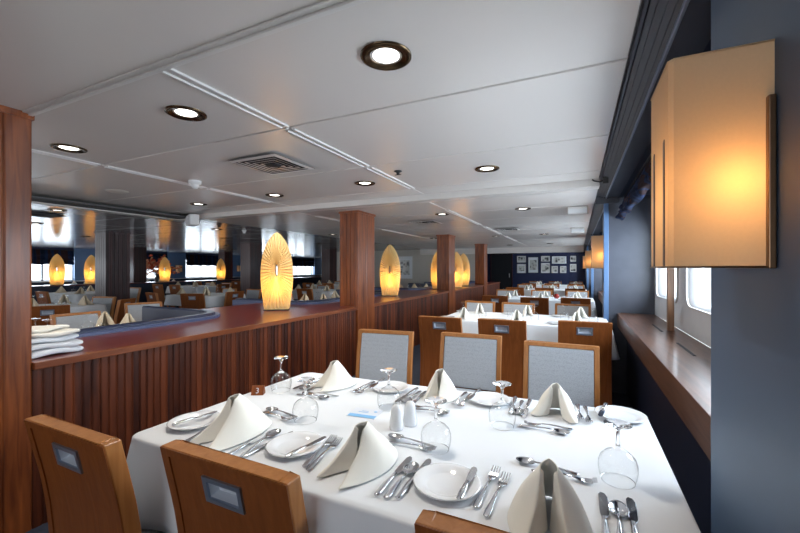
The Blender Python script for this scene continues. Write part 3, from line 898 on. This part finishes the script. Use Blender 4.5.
cloth([(-1.385, .785), (.235, .785), (.235, 1.755), (-1.345, 1.675)], .275, 'white tablecloth draped over the large table in the foreground', seed=3)
# creases pressed into cloth: narrow raised fold lines
TB = [(-.57, 4.52, 1.72, .92, 'second'), (-.6, 7.75, 1.72, .95, 'third'), (-.65, 11.1, 1.72, .9, 'fourth'), (-.65, 14.2, 1.72, .9, 'fifth')]
for k, (x, y, w, d, t_) in enumerate(TB):
    table(x, y, w-.06, d-.06, 0, 'dining table under white cloth, %s table of the window row' % t_)
    cloth([(x-w/2, y-d/2), (x+w/2, y-d/2), (x+w/2, y+d/2), (x-w/2, y+d/2)], .275, 'white tablecloth on the %s table of the window row' % t_, seed=k+5, res=.06)

# ------------------------------------------------------------------ tableware
def ribbon(mb, pts, th):
    """pts: (s, half width, z centre) along +Y; solid flat-oval strip"""
    rows = []
    for s_, hw, z in pts:
        rows.append([(-hw, s_, z), (-hw*.6, s_, z+th*.5), (0, s_, z+th*.62), (hw*.6, s_, z+th*.5), (hw, s_, z), (hw*.5, s_, z-th*.45), (-hw*.5, s_, z-th*.45)])
    V = mb.grid(rows, closeu=True); mb.face(V[0][::-1]); mb.face(V[-1])
HANDLE = lambda n, l0: [(l0-n, .0035, .0035), (l0-n+.004, .0080, .0035), (l0-n*.80, .0088, .0045), (l0-n*.55, .0062, .007), (l0-n*.25, .0040, .0095), (l0, .0034, .0095)]
def fork(name, L_, label):
    r = empty(name); tag(r, 'x', 'fork', 'forks')
    hl = L_*.62; y0 = -L_/2+hl
    m_ = MB(); ribbon(m_, HANDLE(hl, y0), .0032); m_.build('handle', M['steel'], r)
    m_ = MB(); ribbon(m_, [(y0, .0034, .0095), (y0+.010, .006, .0075), (y0+.020, .0115, .005), (y0+.034, .0125, .0042)], .0024)
    for k in range(4):
        x = -.0100+.00667*k
        rows = []
        for s_, hw, z in ((y0+.033, .0022, .0042), (y0+.050, .0019, .005), (L_/2-.01, .0016, .009), (L_/2, .0008, .0115)):
            rows.append([(x-hw, s_, z-.001), (x-hw, s_, z+.001), (x+hw, s_, z+.001), (x+hw, s_, z-.001)])
        V = m_.grid(rows, smooth=False, closeu=True); m_.face(V[0]); m_.face(V[-1])
    m_.build('tines', M['steel'], r); return Proto(r)
def spoon(name, L_, bw, label):
    r = empty(name); tag(r, 'x', 'spoon', 'spoons')
    bl = bw*3.0; hl = L_-bl; y0 = -L_/2+hl
    m_ = MB(); ribbon(m_, HANDLE(hl, y0), .0032); m_.build('handle', M['steel'], r)
    m_ = MB(); rows = []
    for i in range(9):
        t = i/8; rr = []
        for k in range(24):
            a = 2*PI*k/24; u = math.cos(a)*bw*(1-.10*math.sin(a)); v = math.sin(a)*bl/2
            zz = .0095 - .0085*(1-t*t) * 1.0
            rr.append((u*t, y0+bl/2-.002+v*t, zz))
        rows.append(rr)
    m_.grid(rows, closeu=True); o_ = m_.build('bowl', M['steel'], r)
    so = o_.modifiers.new('s', 'SOLIDIFY'); so.thickness = .0012; so.offset = 1
    return Proto(r)
def knife(name, L_, bl, bw, label):
    r = empty(name); tag(r, 'x', 'knife', 'knives')
    hl = L_-bl; y0 = -L_/2+hl
    m_ = MB(); ribbon(m_, [(-L_/2, .004, .004), (-L_/2+.004, .0082, .004), (-L_/2+hl*.4, .0088, .005), (-L_/2+hl*.8, .0062, .005), (y0, .0055, .004)], .0065); m_.build('handle', M['steel'], r)
    out = [(-.005, y0-.003), (.005, y0-.003), (bw*.55, y0+.012), (bw*.62, y0+bl*.5), (bw*.60, y0+bl*.82), (bw*.30, y0+bl*.97), (-bw*.15, y0+bl), (-bw*.40, y0+bl*.90), (-bw*.42, y0+bl*.3), (-bw*.38, y0+.010)]
    m_ = MB(); m_.prism(out, 'Z', .0020, .0036); m_.build('blade', M['steel'], r, .0004); return Proto(r)
CUT = {'dinner_fork': fork('dinner_fork', .198, ''), 'dessert_fork': fork('dessert_fork', .165, ''),
       'soup_spoon': spoon('soup_spoon', .185, .0215, ''), 'dessert_spoon': spoon('dessert_spoon', .170, .0185, ''),
       'dinner_knife': knife('dinner_knife', .218, .105, .020, ''), 'butter_knife': knife('butter_knife', .165, .080, .018, '')}
SET = [('butter_knife','N1',-1.280,.950,80),('dinner_fork','N1',-1.166,.893,97),('dinner_fork','N1',-1.141,.885,97),
('dinner_knife','N1',-.962,.900,92),('soup_spoon','N1',-.932,.930,97),('dinner_knife','N1',-.902,.926,86),
('dessert_spoon','N1',-1.050,1.148,174),('dessert_fork','N1',-1.040,1.112,-8),
('butter_knife','N2',-.762,.945,82),('dinner_fork','N2',-.698,.950,97),('dinner_fork','N2',-.723,.960,99),
('dinner_knife','N2',-.455,.938,90),('soup_spoon','N2',-.426,.922,89),('dinner_knife','N2',-.400,.950,89),
('dessert_spoon','N2',-.495,1.140,177),('dessert_fork','N2',-.480,1.108,4),
('butter_knife','N3',-.258,.962,91),('dinner_fork','N3',-.212,.985,86),('dinner_fork','N3',-.182,.964,86),
('dinner_knife','N3',.055,.976,90),('soup_spoon','N3',.083,.962,87),('dinner_knife','N3',.112,.980,88),
('dessert_spoon','N3',-.082,1.156,177),('dessert_fork','N3',-.035,1.122,2),
('butter_knife','F3',.092,1.680,-100),('dinner_fork','F3',.006,1.650,-86),('dinner_fork','F3',.034,1.635,-86),
('dinner_knife','F3',-.240,1.620,-86),('soup_spoon','F3',-.212,1.604,-88),('dinner_knife','F3',-.185,1.608,-90),
('dessert_spoon','F3',-.105,1.420,-2),('dessert_fork','F3',-.095,1.456,-172),
('butter_knife','F2',-.410,1.648,-94),('dinner_fork','F2',-.462,1.602,-90),('dinner_fork','F2',-.435,1.590,-90),
('dinner_knife','F2',-.690,1.550,-93),('soup_spoon','F2',-.658,1.532,-91),('dinner_knife','F2',-.628,1.520,-88),
('dessert_spoon','F2',-.535,1.405,1),('dessert_fork','F2',-.540,1.440,-176),
('butter_knife','F1',-.873,1.610,-86),('dinner_fork','F1',-.925,1.565,-93),('dinner_fork','F1',-.897,1.551,-91),
('dinner_knife','F1',-1.200,1.508,-96),('soup_spoon','F1',-1.168,1.489,-90),('dinner_knife','F1',-1.134,1.476,-87),
('dessert_spoon','F1',-1.060,1.356,4),('dessert_fork','F1',-1.040,1.392,-170)]
SEAT = {'N1': 'near left seat', 'N2': 'near middle seat', 'N3': 'near right seat', 'F1': 'far left seat', 'F2': 'far middle seat', 'F3': 'far right seat'}
seen = {}
for kind, s_, x, y, a in SET:
    seen[(kind, s_)] = seen.get((kind, s_), 0) + 1; k = seen[(kind, s_)]
    w = SEAT[s_]
    lab = {'butter_knife': 'butter knife on the side plate at the %s, front table' % w,
           'dinner_fork': 'dinner fork at the %s of the front table, %s of two' % (w, ['left', 'right'][k-1]),
           'dinner_knife': 'dinner knife at the %s, front table, %s the soup spoon' % (w, ['left of', 'right of'][k-1]),
           'soup_spoon': 'soup spoon between two knives at the %s, front table' % w,
           'dessert_spoon': 'dessert spoon laid crosswise towards the table centre at the %s' % w,
           'dessert_fork': 'dessert fork laid crosswise towards the table centre at the %s' % w}[kind]
    z = TT + (.0145 if kind == 'butter_knife' else .001)
    CUT[kind].put((x, y, z), R(a-90), lab, 'cutlery on the front table')

def plate():
    m_ = MB(); m_.lathe([(.0, .004), (.050, .004), (.056, .006), (.066, .012), (.085, .0155), (.0885, .0150), (.087, .0125), (.066, .008), (.052, .0), (.0, .0)], 48)
    r = m_.build('side_plate', M['porcelain']); tag(r, 'x', 'plate', 'round white side plates on the front table'); return Proto(r)
PL = plate()
for s_, x, y in (('N1', -1.272, .94), ('N2', -.812, .948), ('N3', -.310, .952), ('F1', -.80, 1.600), ('F2', -.341, 1.632), ('F3', .148, 1.672)):
    ex = {'N1': ', partly behind a tall napkin'}.get(s_, '')
    PL.put((x, y, TT+.0005), 0, 'white side plate, %s of the front table%s' % (SEAT[s_], ex))

def goblet():
    """stemmed glass standing upside down on its rim"""
    r = empty('wine_glass'); tag(r, 'x', 'glass', 'upturned wine glasses on the front table')
    o_ = [(.0405, 0), (.0455, .016), (.0480, .034), (.0475, .048), (.0420, .064), (.030, .076), (.015, .084), (.0065, .092)]
    i_ = [(.0395, 0), (.0443, .016), (.0467, .034), (.0462, .047), (.0405, .062), (.028, .073), (.012, .0785), (.0, .080)]
    m_ = MB(); m_.lathe(o_[:7], 40, 1); m_.lathe([(.015, .084), (.0065, .092), (.0048, .100), (.0042, .118), (.0048, .134), (.010, .142), (.022, .1485), (.0335, .1515), (.0345, .1530), (.033, .1540), (.0, .1535)], 40)
    m_.lathe([(.0, .0815), (.008, .0820), (.015, .084)], 40)
    m_.lathe([(.0395, 0), (.0405, -.0004), (.0412, .0010), (.0402, .0014)], 40)
    return m_, r
m_, r = goblet()
g_o = m_.build('wine_glass', [M['glass'], M['thinglass']]); bpy.data.objects.remove(r); tag(g_o, 'x', 'glass', 'upturned wine glasses on the front table'); g_o.name = 'wine_glass'
GL = Proto(g_o)
for x, y, t_ in ((.098, 1.169, 'near the right edge of the front table'), (-.405, 1.132, 'in the middle of the front table behind the side plate'), (-.924, 1.137, 'on the left of the front table beside the dessert spoon'),
                 (-1.253, 1.367, 'at the left edge of the front table beside the number block'), (-.70, 1.387, 'behind the menu card in front of a side plate'), (-.247, 1.399, 'near the far side of the front table between two napkins')):
    GL.put((x, y, TT+.0008), random.random(), 'upturned wine glass %s' % t_)

def napkin(mat, seed, w=.062, fl=.135, bl=.125, H=.125, name='folded_napkin', openx=1.0, lo=False, tw=.017, cl=.5):
    rnd = random.Random(seed); m_ = MB()
    ns, nv = (15, 5) if lo else (49, 15)
    rows = []
    for j in range(nv):
        v = j/(nv-1); row = []
        for i in range(ns):
            s_ = -1.62 + 3.24*i/(ns-1); a = abs(s_); sg = 1 if s_ >= 0 else -1
            if a <= 1:
                x = w*math.sin(PI*cl*a**.85)
                y = bl - (bl+fl)*a**1.25
                inner = 0
            else:
                q = (a-1)/.62
                x = w*math.sin(PI*cl)*(1-(.72 if cl < .6 else .98)*q**.8) + .012*math.sin(PI*q)*(cl > .6); y = -fl + .012*math.sin(q*PI)*-1 + (fl*.80)*q**1.2
                inner = q
            base = Vector((sg*x*openx, y))
            h = v**(1.0 + .55*min(1, a)) if a <= 1 else v**(1.55-.3*inner)
            tip = Vector((sg*tw*math.sin(PI/2*min(1, a))*(1-.6*max(0, a-1)), .012-.030*min(1, a)+.012*max(0, a-1)))
            p = tip.lerp(base, h)
            z = H*(1-v)*(1-.07*min(1, a)**2)
            if a > 1: z = min(z, H*(1-v)) - .010*inner*(1-v)
            z = z + .006*math.sin(3.0*a+seed)*v*(1-v)*2
            # soft bulge of each panel
            bul = .017*math.sin(PI*v)*math.sin(PI*min(a, 1))
            p.x += sg*bul
            n_ = noise.noise(Vector((p.x*18+seed, p.y*18, z*18)))*.004*math.sin(PI*min(1, v+.15))
            p += Vector((n_, n_))
            # rolled foot
            zz = max(z, .0015) + (.006*max(0, 1-abs(a-1)/.2) * max(0, (v-.8)/.2) if not lo else 0)
            row.append((p.x, p.y, zz))
        rows.append(row)
    m_.grid(rows)
    o_ = m_.build(name, M[mat]); tag(o_, 'x', 'napkin', 'folded napkins')
    so = o_.modifiers.new('s', 'SOLIDIFY'); so.thickness = .0035 if not lo else .003; so.offset = 0
    if not lo:
        sb = o_.modifiers.new('u', 'SUBSURF'); sb.levels = 1; sb.render_levels = 1
    return o_
NK = [('N1', -1.055, .935, -8, .075, .150, .145, .138, 1), ('N2', -.560, .950, -14, .078, .140, .135, .122, 2), ('N3', -.058, .905, 4, .088, .120, .110, .140, 3),
      ('F1', -1.055, 1.520, -30, .062, .10, .115, .125, 4), ('F2', -.545, 1.590, -12, .070, .085, .095, .125, 5), ('F3', -.075, 1.590, -8, .085, .065, .075, .122, 6)]
CL = {'N1': .74, 'N2': .80, 'N3': .80, 'F1': .70, 'F2': .84, 'F3': .5}
nl = {'N1': 'broad ivory napkin folded to a pyramid behind the centre front chair', 'N2': 'ivory napkin folded to an open cone at the middle of the near side',
      'N3': 'ivory napkin with deep folds at the bottom right of the front table', 'F1': 'ivory napkin standing at the far left seat of the front table',
      'F2': 'ivory pyramid napkin with a middle seam before the middle grey chair', 'F3': 'ivory napkin folded like an arch before the right grey chair'}
for s_, x, y, a, w, fl, bl, H, sd in NK:
    o_ = napkin('napkin', sd, w, fl, bl, H, cl=CL[s_]); o_.location = (x, y, TT+.002); o_.rotation_euler.z = R(a)
    tag(o_, nl[s_], 'napkin', 'folded napkins on the front table')

# condiments, card, number block
for k, (x, y) in enumerate(((-.583, 1.216), (-.553, 1.268))):
    r = empty('shaker', (x, y, TT+.0005)); tag(r, ['white porcelain shaker, the nearer of the pair on the front table', 'white porcelain shaker, the farther of the pair on the front table'][k], 'shaker', 'salt and pepper shakers')
    r.scale = (1.25, 1.25, 1.28)
    MB().lathe([(.0, 0), (.019, 0), (.0205, .003), (.020, .015), (.0165, .045), (.0150, .056), (.0115, .064), (.005, .068), (0, .0685)], 28).build('body', M['porcelain'], r)
    m_ = MB()
    for q in range(3 if k else 1): m_.lathe([(0, .0692), (.0012, .0690)], 8, c=(.003*math.cos(q*2.1) if k else 0, .003*math.sin(q*2.1) if k else 0, 0))
    m_.build('holes', M['blacktrim'], r)
def text(name, s_, size, parent, loc, rot, mat, ext=.0003):
    c = bpy.data.curves.new(name, 'FONT'); c.body = s_; c.size = size; c.extrude = ext; c.align_x = 'CENTER'; c.align_y = 'CENTER'
    c.materials.append(mat); tmp = bpy.data.objects.new(name, c); COL.objects.link(tmp)
    me = bpy.data.meshes.new_from_object(tmp.evaluated_get(bpy.context.evaluated_depsgraph_get())); bpy.data.objects.remove(tmp); bpy.data.curves.remove(c)
    o_ = bpy.data.objects.new(name, me); COL.objects.link(o_); o_.parent = parent; o_.location = loc; o_.rotation_euler = rot
    return o_
r = empty('menu_card', (-.757, 1.292, TT+.0006), R(6)); tag(r, 'flat white and pale blue card lying in the middle of the front table', 'card')
MB().box((-.058, -.045, 0), (.058, .045, .0012)).build('sheet', M['card_white'], r)
MB().box((-.056, -.044, .0012), (.056, -.018, .0016)).build('blue_band', M['card_blue'], r)
MB().lathe([(0, .0015), (.007, .0015), (.007, .0012)], 20, c=(.036, .022, 0)).build('round_emblem', M['card_blue'], r)
MB().box((-.03, .004, .0012), (.012, .008, .0015)).box((-.02, .016, .0012), (.008, .019, .0015)).build('print_line', M['card_blue'], r)
r = empty('number_block', (-1.312, 1.285, TT+.0005), R(28)); tag(r, 'small brown wooden table number block reading 3', 'table number')
m_ = MB(); m_.prism([(-.020, 0), (.020, 0), (.006, .038), (-.004, .038)], 'X', -.027, .027); m_.build('block', M['redwood'], r, .001)
text('numeral', '3', .034, r, (0, -.0128, .018), (R(68), 0, 0), M['card_white'])

# pressed fold lines are left to the linen; place settings on the other window tables
PLs = MB().lathe([(0, .004), (.05, .004), (.085, .015), (.087, .0125), (.052, 0), (0, 0)], 24).build('side_plate', M['porcelain']); tag(PLs, 'x', 'plate', 'plates on the window row tables'); PLS = Proto(PLs)
NW = napkin('napkin', 11, .06, .10, .11, .125, lo=True); NWP = Proto(NW)
NT = napkin('napkin_tan', 12, .085, .11, .11, .15, lo=True); NTP = Proto(NT)
m_ = MB().lathe([(.040, 0), (.047, .03), (.042, .064), (.015, .084), (.005, .095), (.0045, .13), (.012, .143), (.034, .152), (.034, .1535), (0, .1535)], 16)
gs = m_.build('wine_glass', M['thinglass']); tag(gs, 'x', 'glass', 'small upturned wine glasses'); GS = Proto(gs)
for (x, y, w, d, t_) in TB:
    for k, sx in enumerate((-.58, 0, .58)):
        for side, sy in (('near', -1), ('far', 1)):
            seat = '%s %s seat of the %s window row table' % (side, LMR[k], t_)
            NWP.put((x+sx+.02*sy, y+sy*(d/2-.17), TT+.002), R(10*sy+k*6), 'white folded napkin at the %s' % seat, 'napkins on the window row tables')
            GS.put((x+sx-.14*sy, y+sy*.08, TT+.001), 0, 'upturned wine glass at the %s' % seat, 'glasses on the window row tables')
            if t_ in ('second', 'third'):
                PLS.put((x+sx-.21, y+sy*(d/2-.13), TT+.001), 0, 'white side plate at the %s' % seat, 'plates on the window row tables')
r = MB().lathe([(0, 0), (.03, 0), (.05, .03), (.05, .055), (.03, .085), (.026, .09), (0, .09)], 20).build('candle_bowl', M['redglass'], loc=(-.36, 7.75, TT+.001)); tag(r, 'small red glass candle bowl on the third table of the window row', 'candle holder')

# ------------------------------------------------------------------ napkin pile on the ledge
def folded(w, d, h, seed, mat):
    rnd = random.Random(seed); m_ = MB(); rows = []
    # rolled-edge folded cloth: cross section in YZ swept along X
    sec = [(-d/2, h*.5), (-d/2+.004, h*.85), (-d/2+.015, h), (0, h*.92), (d/2-.01, h), (d/2, h*.6), (d/2-.01, 0), (0, 0), (-d/2+.015, 0), (-d/2+.004, h*.12)]
    for i in range(13):
        t = i/12; x = -w/2+w*t
        rows.append([(x + rnd.uniform(-.002, .002), y*(1+.05*math.sin(t*5+seed)), z + .006*math.sin(t*7+seed+y*20) + (0 if 0 < i < 12 else (h*.5-z)*.6)) for y, z in sec])
    V = m_.grid(rows, closeu=True); m_.face(V[0]); m_.face(V[-1])
    return m_
pile = [(0, 0, 0, .036, 2, 'bottom'), (.01, .006, .040, .030, -4, 'second lowest'), (-.012, .0, .074, .030, 5, 'middle'), (.006, .012, .108, .026, -3, 'second highest'), (-.03, -.02, .138, .022, 14, 'top')]
for k, (dx, dy, dz, h, a, t_) in enumerate(pile):
    m_ = folded(.30-.02*k, .20-.008*k, h, k, 0)
    o_ = m_.build('folded_cloth', M['linen'] if k < 3 else M['napkin'], loc=(-2.84+dx, 1.145+dy, .8175+dz), rotz=R(90+a))
    sb = o_.modifiers.new('u', 'SUBSURF'); sb.levels = 1; sb.render_levels = 1
    tag(o_, 'folded white cloth on the ledge beside the wood wall, %s of the pile' % t_, 'cloth', 'pile of folded cloths on the ledge')

# ------------------------------------------------------------------ booths
def booth(a_, b2, label):
    r = empty('booth_bench', (-3.72, (a_+b2)/2, 0)); tag(r, label, 'booth bench', 'navy booth benches')
    cy = (a_+b2)/2
    def path(off):
        rr = .42-off
        return [(-1.05, a_-cy+off)] + arc(0, a_-cy+.42, rr, -90, 0) + arc(0, b2-cy-.42, rr, 0, 90) + [(-1.05, b2-cy-off)]
    def wall(o0, o1, z0, z1, z1b=None):
        m_ = MB(); A = path(o0); B = path(o1)
        rows = [[(x, y, z0) for x, y in A], [(x, y, z1) for x, y in A], [(x, y, z1b or z1) for x, y in B], [(x, y, z0) for x, y in B]]
        V = m_.grid(rows, smooth=False)
        m_.face([V[k][0] for k in range(4)]); m_.face([V[k][-1] for k in range(4)][::-1])
        for i in range(len(A)-1): m_.face([V[3][i], V[3][i+1], V[0][i+1], V[0][i]])
        return m_
    wall(.002, .05, FZ, .84).build('back_panel', M['vinyltop'], r, .004)
    wall(.052, .13, .46, .865).build('back_cushion', M['vinyl'], r, .015)
    wall(.14, .56, .36, .45).build('seat', M['vinyl'], r, .015)
    wall(.16, .50, FZ, .355).build('plinth', M['blacktrim'], r)
bl = ['nearest, behind the pile of cloths', 'second, behind the tall lamp', 'third, behind the second red pillar', 'fourth, farthest back']
for (a_, b2), t_ in zip(BO, bl): booth(a_, b2, 'curved navy booth bench backing onto the ledge, %s' % t_)

# ------------------------------------------------------------------ left hall tables
HT = [(-3.98, 1.75, .62, 1.2, 'the nearest booth', []),
      (-3.98, 5.55, .62, 1.4, 'the second booth', []),
      (-3.98, 9.4, .62, 1.4, 'the third booth', []),
      (-7.25, 2.95, 1.0, 1.0, 'hall table left of the nearest booth', [(-6.2, 2.5, 155), (-7.40, 3.78, -75), (-6.45, 3.62, 215), (-7.4, 2.1, 90)]),
      (-7.4, 5.75, 1.3, .95, 'hall table before the nearest dark pillar', [(-7.75, 4.75, 80), (-6.72, 4.90, 115), (-7.7, 6.65, -90), (-6.9, 6.65, -90)]),
      (-6.2, 8.2, 1.5, .95, 'hall table behind the tall lamp', [(-6.7, 7.2, 90), (-5.9, 7.2, 90), (-6.7, 9.1, -90), (-5.9, 9.1, -90)]),
      (-10.6, 5.0, 1.4, .95, 'hall table between dark pillar and lamp pair', [(-11.0, 4.0, 90), (-10.2, 4.0, 90), (-11.0, 5.9, -90), (-10.2, 5.9, -90)]),
      (-11.2, 8.3, 1.4, .95, 'hall table right of the nearest dark pillar', [(-11.6, 7.3, 90), (-10.8, 7.3, 90), (-11.6, 9.2, -90), (-10.8, 9.2, -90)]),
      (-7.8, 11.2, 1.5, .95, 'hall table far back in the middle', [(-8.2, 10.2, 90), (-7.4, 10.2, 90), (-8.2, 12.1, -90), (-7.4, 12.1, -90)]),
      (-11.6, 11.6, 1.5, .95, 'hall table far back on the left', [(-12.0, 10.6, 90), (-11.2, 10.6, 90), (-12.0, 12.5, -90), (-11.2, 12.5, -90)])]
cl = ['first', 'second', 'third', 'fourth']
for ti, (x, y, w, d, t_, chs) in enumerate(HT):
    table(x, y, w-.06, d-.06, 0, 'table under pale cloth, %s' % (('inside ' + t_) if ti < 3 else t_))
    cloth([(x-w/2, y-d/2), (x+w/2, y-d/2), (x+w/2, y+d/2), (x-w/2, y+d/2)], .22, 'pale tablecloth of %s' % t_, seed=ti+20, res=.08)
    for k, (cx_, cy_, a) in enumerate(chs):
        put_chair(cx_, cy_, a, 'wooden chair %s at %s' % (['on the near left', 'on the near right', 'on the far left', 'on the far right'][k], t_), 'dining chairs in the left hall')
    for k, (sx, sy) in enumerate(((-.3, -.28), (.3, -.28), (-.3, .28), (.3, .28))):
        NTP.put((x+sx*w, y+sy*d*1.1, TT+.002), R(k*37), 'buff napkin, %s corner, %s' % (['near left', 'near right', 'far left', 'far right'][k], t_), 'buff napkins in the left hall')
        GS.put((x+sx*w*.5, y+sy*d*.55, TT+.001), 0, 'upturned glass, %s, %s' % (['near left', 'near right', 'far left', 'far right'][k], t_), 'glasses in the left hall')
put_chair(-5.62, 3.35, -20, 'grey padded chair beside the end of the nearest booth', 'dining chairs in the left hall')
put_chair(-4.98, 2.25, 0, 'grey padded chair facing the nearest booth table, half hidden by the cloth pile', 'dining chairs in the left hall')
put_chair(-5.0, 5.5, 0, 'grey padded chair facing the second booth table', 'dining chairs in the left hall')
for k, (x, y, a, t_) in enumerate([(-9.7, 5.0, 180, 'right end of the table before the lamp pair'), (-6.5, 5.75, 180, 'window end of the table before the nearest dark pillar'),
        (-5.2, 8.2, 180, 'partition end of the table behind the tall lamp'), (-9.9, 8.3, 180, 'near end of the table right of the dark pillar'), (-12.6, 3.4, 120, 'far left beneath the lamp pair'),
        (-8.9, 2.2, 60, 'leftmost, behind the cloth pile'), (-10.2, 3.0, 90, 'left hall, below the two glowing lamps'), (-12.9, 6.8, 90, 'before the divider under the lamp pair'), (-12.9, 9.6, 90, 'before the divider under the red flowers'), (-6.8, 11.2, 180, 'partition end of the far middle table')]):
    put_chair(x, y, a, 'wooden dining chair, %s' % t_, 'dining chairs in the left hall')
# beyond the far divider: tops of tableware
for k, y in enumerate((5.2, 7.6, 10.2)):
    t_ = 'the %s table by the far left windows' % cl[k]
    table(-15.9, y, 1.3, .9, 0, 'table by the far left windows, %s from the camera' % cl[k])
    cloth([(-16.58, y-.48), (-15.22, y-.48), (-15.22, y+.48), (-16.58, y+.48)], .22, 'white cloth on %s' % t_, seed=k+40, res=.1)
    for q, (sx, sy) in enumerate(((-.45, -.25), (.3, -.25), (-.3, .25), (.45, .25))):
        NWP.put((-15.9+sx, y+sy, TT+.002), R(q*50), 'white napkin, %s one on %s' % (cl[q], t_), 'white napkins by the far left windows')

# ------------------------------------------------------------------ flowers
r = empty('flower_arrangement', (-15.9, 10.05, TT+.002)); r.scale = (1.2, 1.2, 1.1); tag(r, 'large spray of red and orange blossoms behind a glowing oval lamp', 'flowers')
MB().lathe([(0, 0), (.07, 0), (.10, .06), (.09, .16), (.05, .24), (.06, .27)], 20).build('vase', M['blacktrim'], r)
ms = MB(); mf = MB(); mo = MB(); rnd = random.Random(5)
for k in range(46):
    a = rnd.uniform(0, 2*PI); e_ = rnd.uniform(.1, 1.35); Ln = rnd.uniform(.45, .9)
    d = Vector((math.cos(a)*math.cos(e_), math.sin(a)*math.cos(e_), math.sin(e_)))
    p0 = Vector((0, 0, .22)); p1 = p0 + d*Ln*.6 + Vector((0, 0, .08)); p2 = p0 + d*Ln
    ms.tube([p0, p1, p2], [.006, .004, .002], 5)
    for q in range(7):
        c = p1.lerp(p2, q/6) + Vector([rnd.uniform(-.05, .05) for _ in range(3)])
        tgt = mf if rnd.random() < .6 else mo
        for t in range(3):
            n_ = Vector([rnd.uniform(-1, 1) for _ in range(3)]).normalized(); u = n_.orthogonal().normalized(); v = n_.cross(u); s_ = rnd.uniform(.035, .065)
            vs = [tgt.v(c + (u*math.cos(b_)*s_ + v*math.sin(b_)*s_*.6) + n_*s_*.2*math.cos(2*b_)) for b_ in [2*PI*i/6 for i in range(6)]]
            tgt.face(vs)
ms.build('stems', M['stem'], r)
tag(mf.build('blossoms', M['leafred'], r), 'rust red blossoms', kind='stuff'); tag(mo.build('blossoms', M['leaforange'], r), 'orange blossoms', kind='stuff')

# ------------------------------------------------------------------ pictures
def picture(x0, x1, z0, z1, Y, label, seed):
    cx, cz = (x0+x1)/2, (z0+z1)/2
    r = empty('framed_picture', (cx, Y, cz)); tag(r, label, 'picture', 'framed photographs')
    w, h = (x1-x0)/2, (z1-z0)/2; t = .018
    m_ = MB()
    m_.box((-w, -.02, -h), (-w+t, 0, h)).box((w-t, -.02, -h), (w, 0, h)).box((-w+t, -.02, -h), (w-t, 0, -h+t)).box((-w+t, -.02, h-t), (w-t, 0, h))
    m_.build('frame', M['cream'] if seed % 3 else M['blacktrim'], r)
    MB().box((-w+t, -.010, -h+t), (w-t, -.002, h-t)).build('mount', M['white_panel'], r)
    k = .62 if min(w, h) > .2 else .75
    MB().box((-w*k, -.012, -h*k), (w*k, -.0101, h*k)).build('print', photo_mat('print %d' % seed, seed), r)
def wall_px(x0, x1, y0, y1, Y, lab, seed):
    f = 379; s_, c = math.sin(co.rotation_euler.z), math.cos(co.rotation_euler.z)
    def X(x): rd = (x-400)/f; return Y*(rd*c-s_)/(c+s_*rd)
    xm = X((x0+x1)/2); d = -s_*xm + c*Y
    picture(X(x0), X(x1), EYE-(y1-268.5)*d/f, EYE-(y0-268.5)*d/f, Y, lab, seed)
BW = 18.39
for k, (a_, b_, c_, d, lab) in enumerate([(517, 526, 256, 262.5, 'small wide, top left of the blue wall'), (517, 526, 264, 273, 'square, lower left of the blue wall'), (528, 538.5, 257, 273, 'tall large, second column of the blue wall'),
        (541, 550, 256, 261.5, 'small wide, upper third column'), (541, 550, 263, 273, 'upright triptych, lower third column'), (551.5, 567, 256, 264, 'widest, upper fourth column'),
        (551.5, 558, 266, 273, 'small, lower left of the widest one'), (560, 566.5, 266, 273, 'small, lower right of the widest one'), (570, 576.5, 255.5, 262, 'small, top right of the blue wall'), (570, 576.5, 264, 272, 'small, bottom right of the blue wall')]):
    wall_px(a_, b_, c_, d, BW, 'framed photograph on the back wall, %s' % lab, k+1)
wall_px(395, 413, 256, 279, 14.54, 'large cream matted picture on the pale wall right of the second lamp', 31)

# ------------------------------------------------------------------ lighting
w = bpy.data.worlds.new('sky'); S.world = w; w.use_nodes = True
bg = w.node_tree.nodes['Background']; bg.inputs[0].default_value = (.91, .95, 1., 1); bg.inputs[1].default_value = 1.3
def area(name, loc, rot, sx, sy, e, col):
    l = bpy.data.lights.new(name, 'AREA'); l.shape = 'RECTANGLE'; l.size = sx; l.size_y = sy; l.energy = e; l.color = col
    o_ = bpy.data.objects.new(name, l); COL.objects.link(o_); o_.location = loc; o_.rotation_euler = rot; return o_
for (a_, b2), e in zip(bays, (85, 75, 75, 60)):
    area('window_daylight', (1.25, (a_+b2)/2, 1.45), (0, R(90), 0), 1.0, b2-a_, e, (.88, .94, 1.))
area('window_daylight', (PW-.7, 9.5, 1.5), (0, R(-90), 0), 1.1, 26, 330, (.9, .95, 1.))
for k, (x, y, z) in enumerate(spots):
    l = bpy.data.lights.new('downlight', 'SPOT'); l.energy = (16 if k < 8 else 13) if x > -5 else 3.5; l.spot_size = R(125); l.spot_blend = .8; l.shadow_soft_size = .05; l.color = (1., .93, .82)
    o_ = bpy.data.objects.new('downlight', l); COL.objects.link(o_); o_.location = (x, y, z-.02)

S.view_settings.view_transform = 'Standard'; S.view_settings.look = 'None'; S.view_settings.gamma = 1
S.view_settings.use_curve_mapping = False; S.view_settings.exposure = 1.3
S.cycles.max_bounces = 8; S.cycles.transparent_max_bounces = 12; S.cycles.use_denoising = True
S.cycles.sample_clamp_indirect = 6

for o_ in bpy.data.objects:
    if o_.get('label') and not 4 <= len(o_['label'].split()) <= 16: print('LABEL', len(o_['label'].split()), o_['label'])
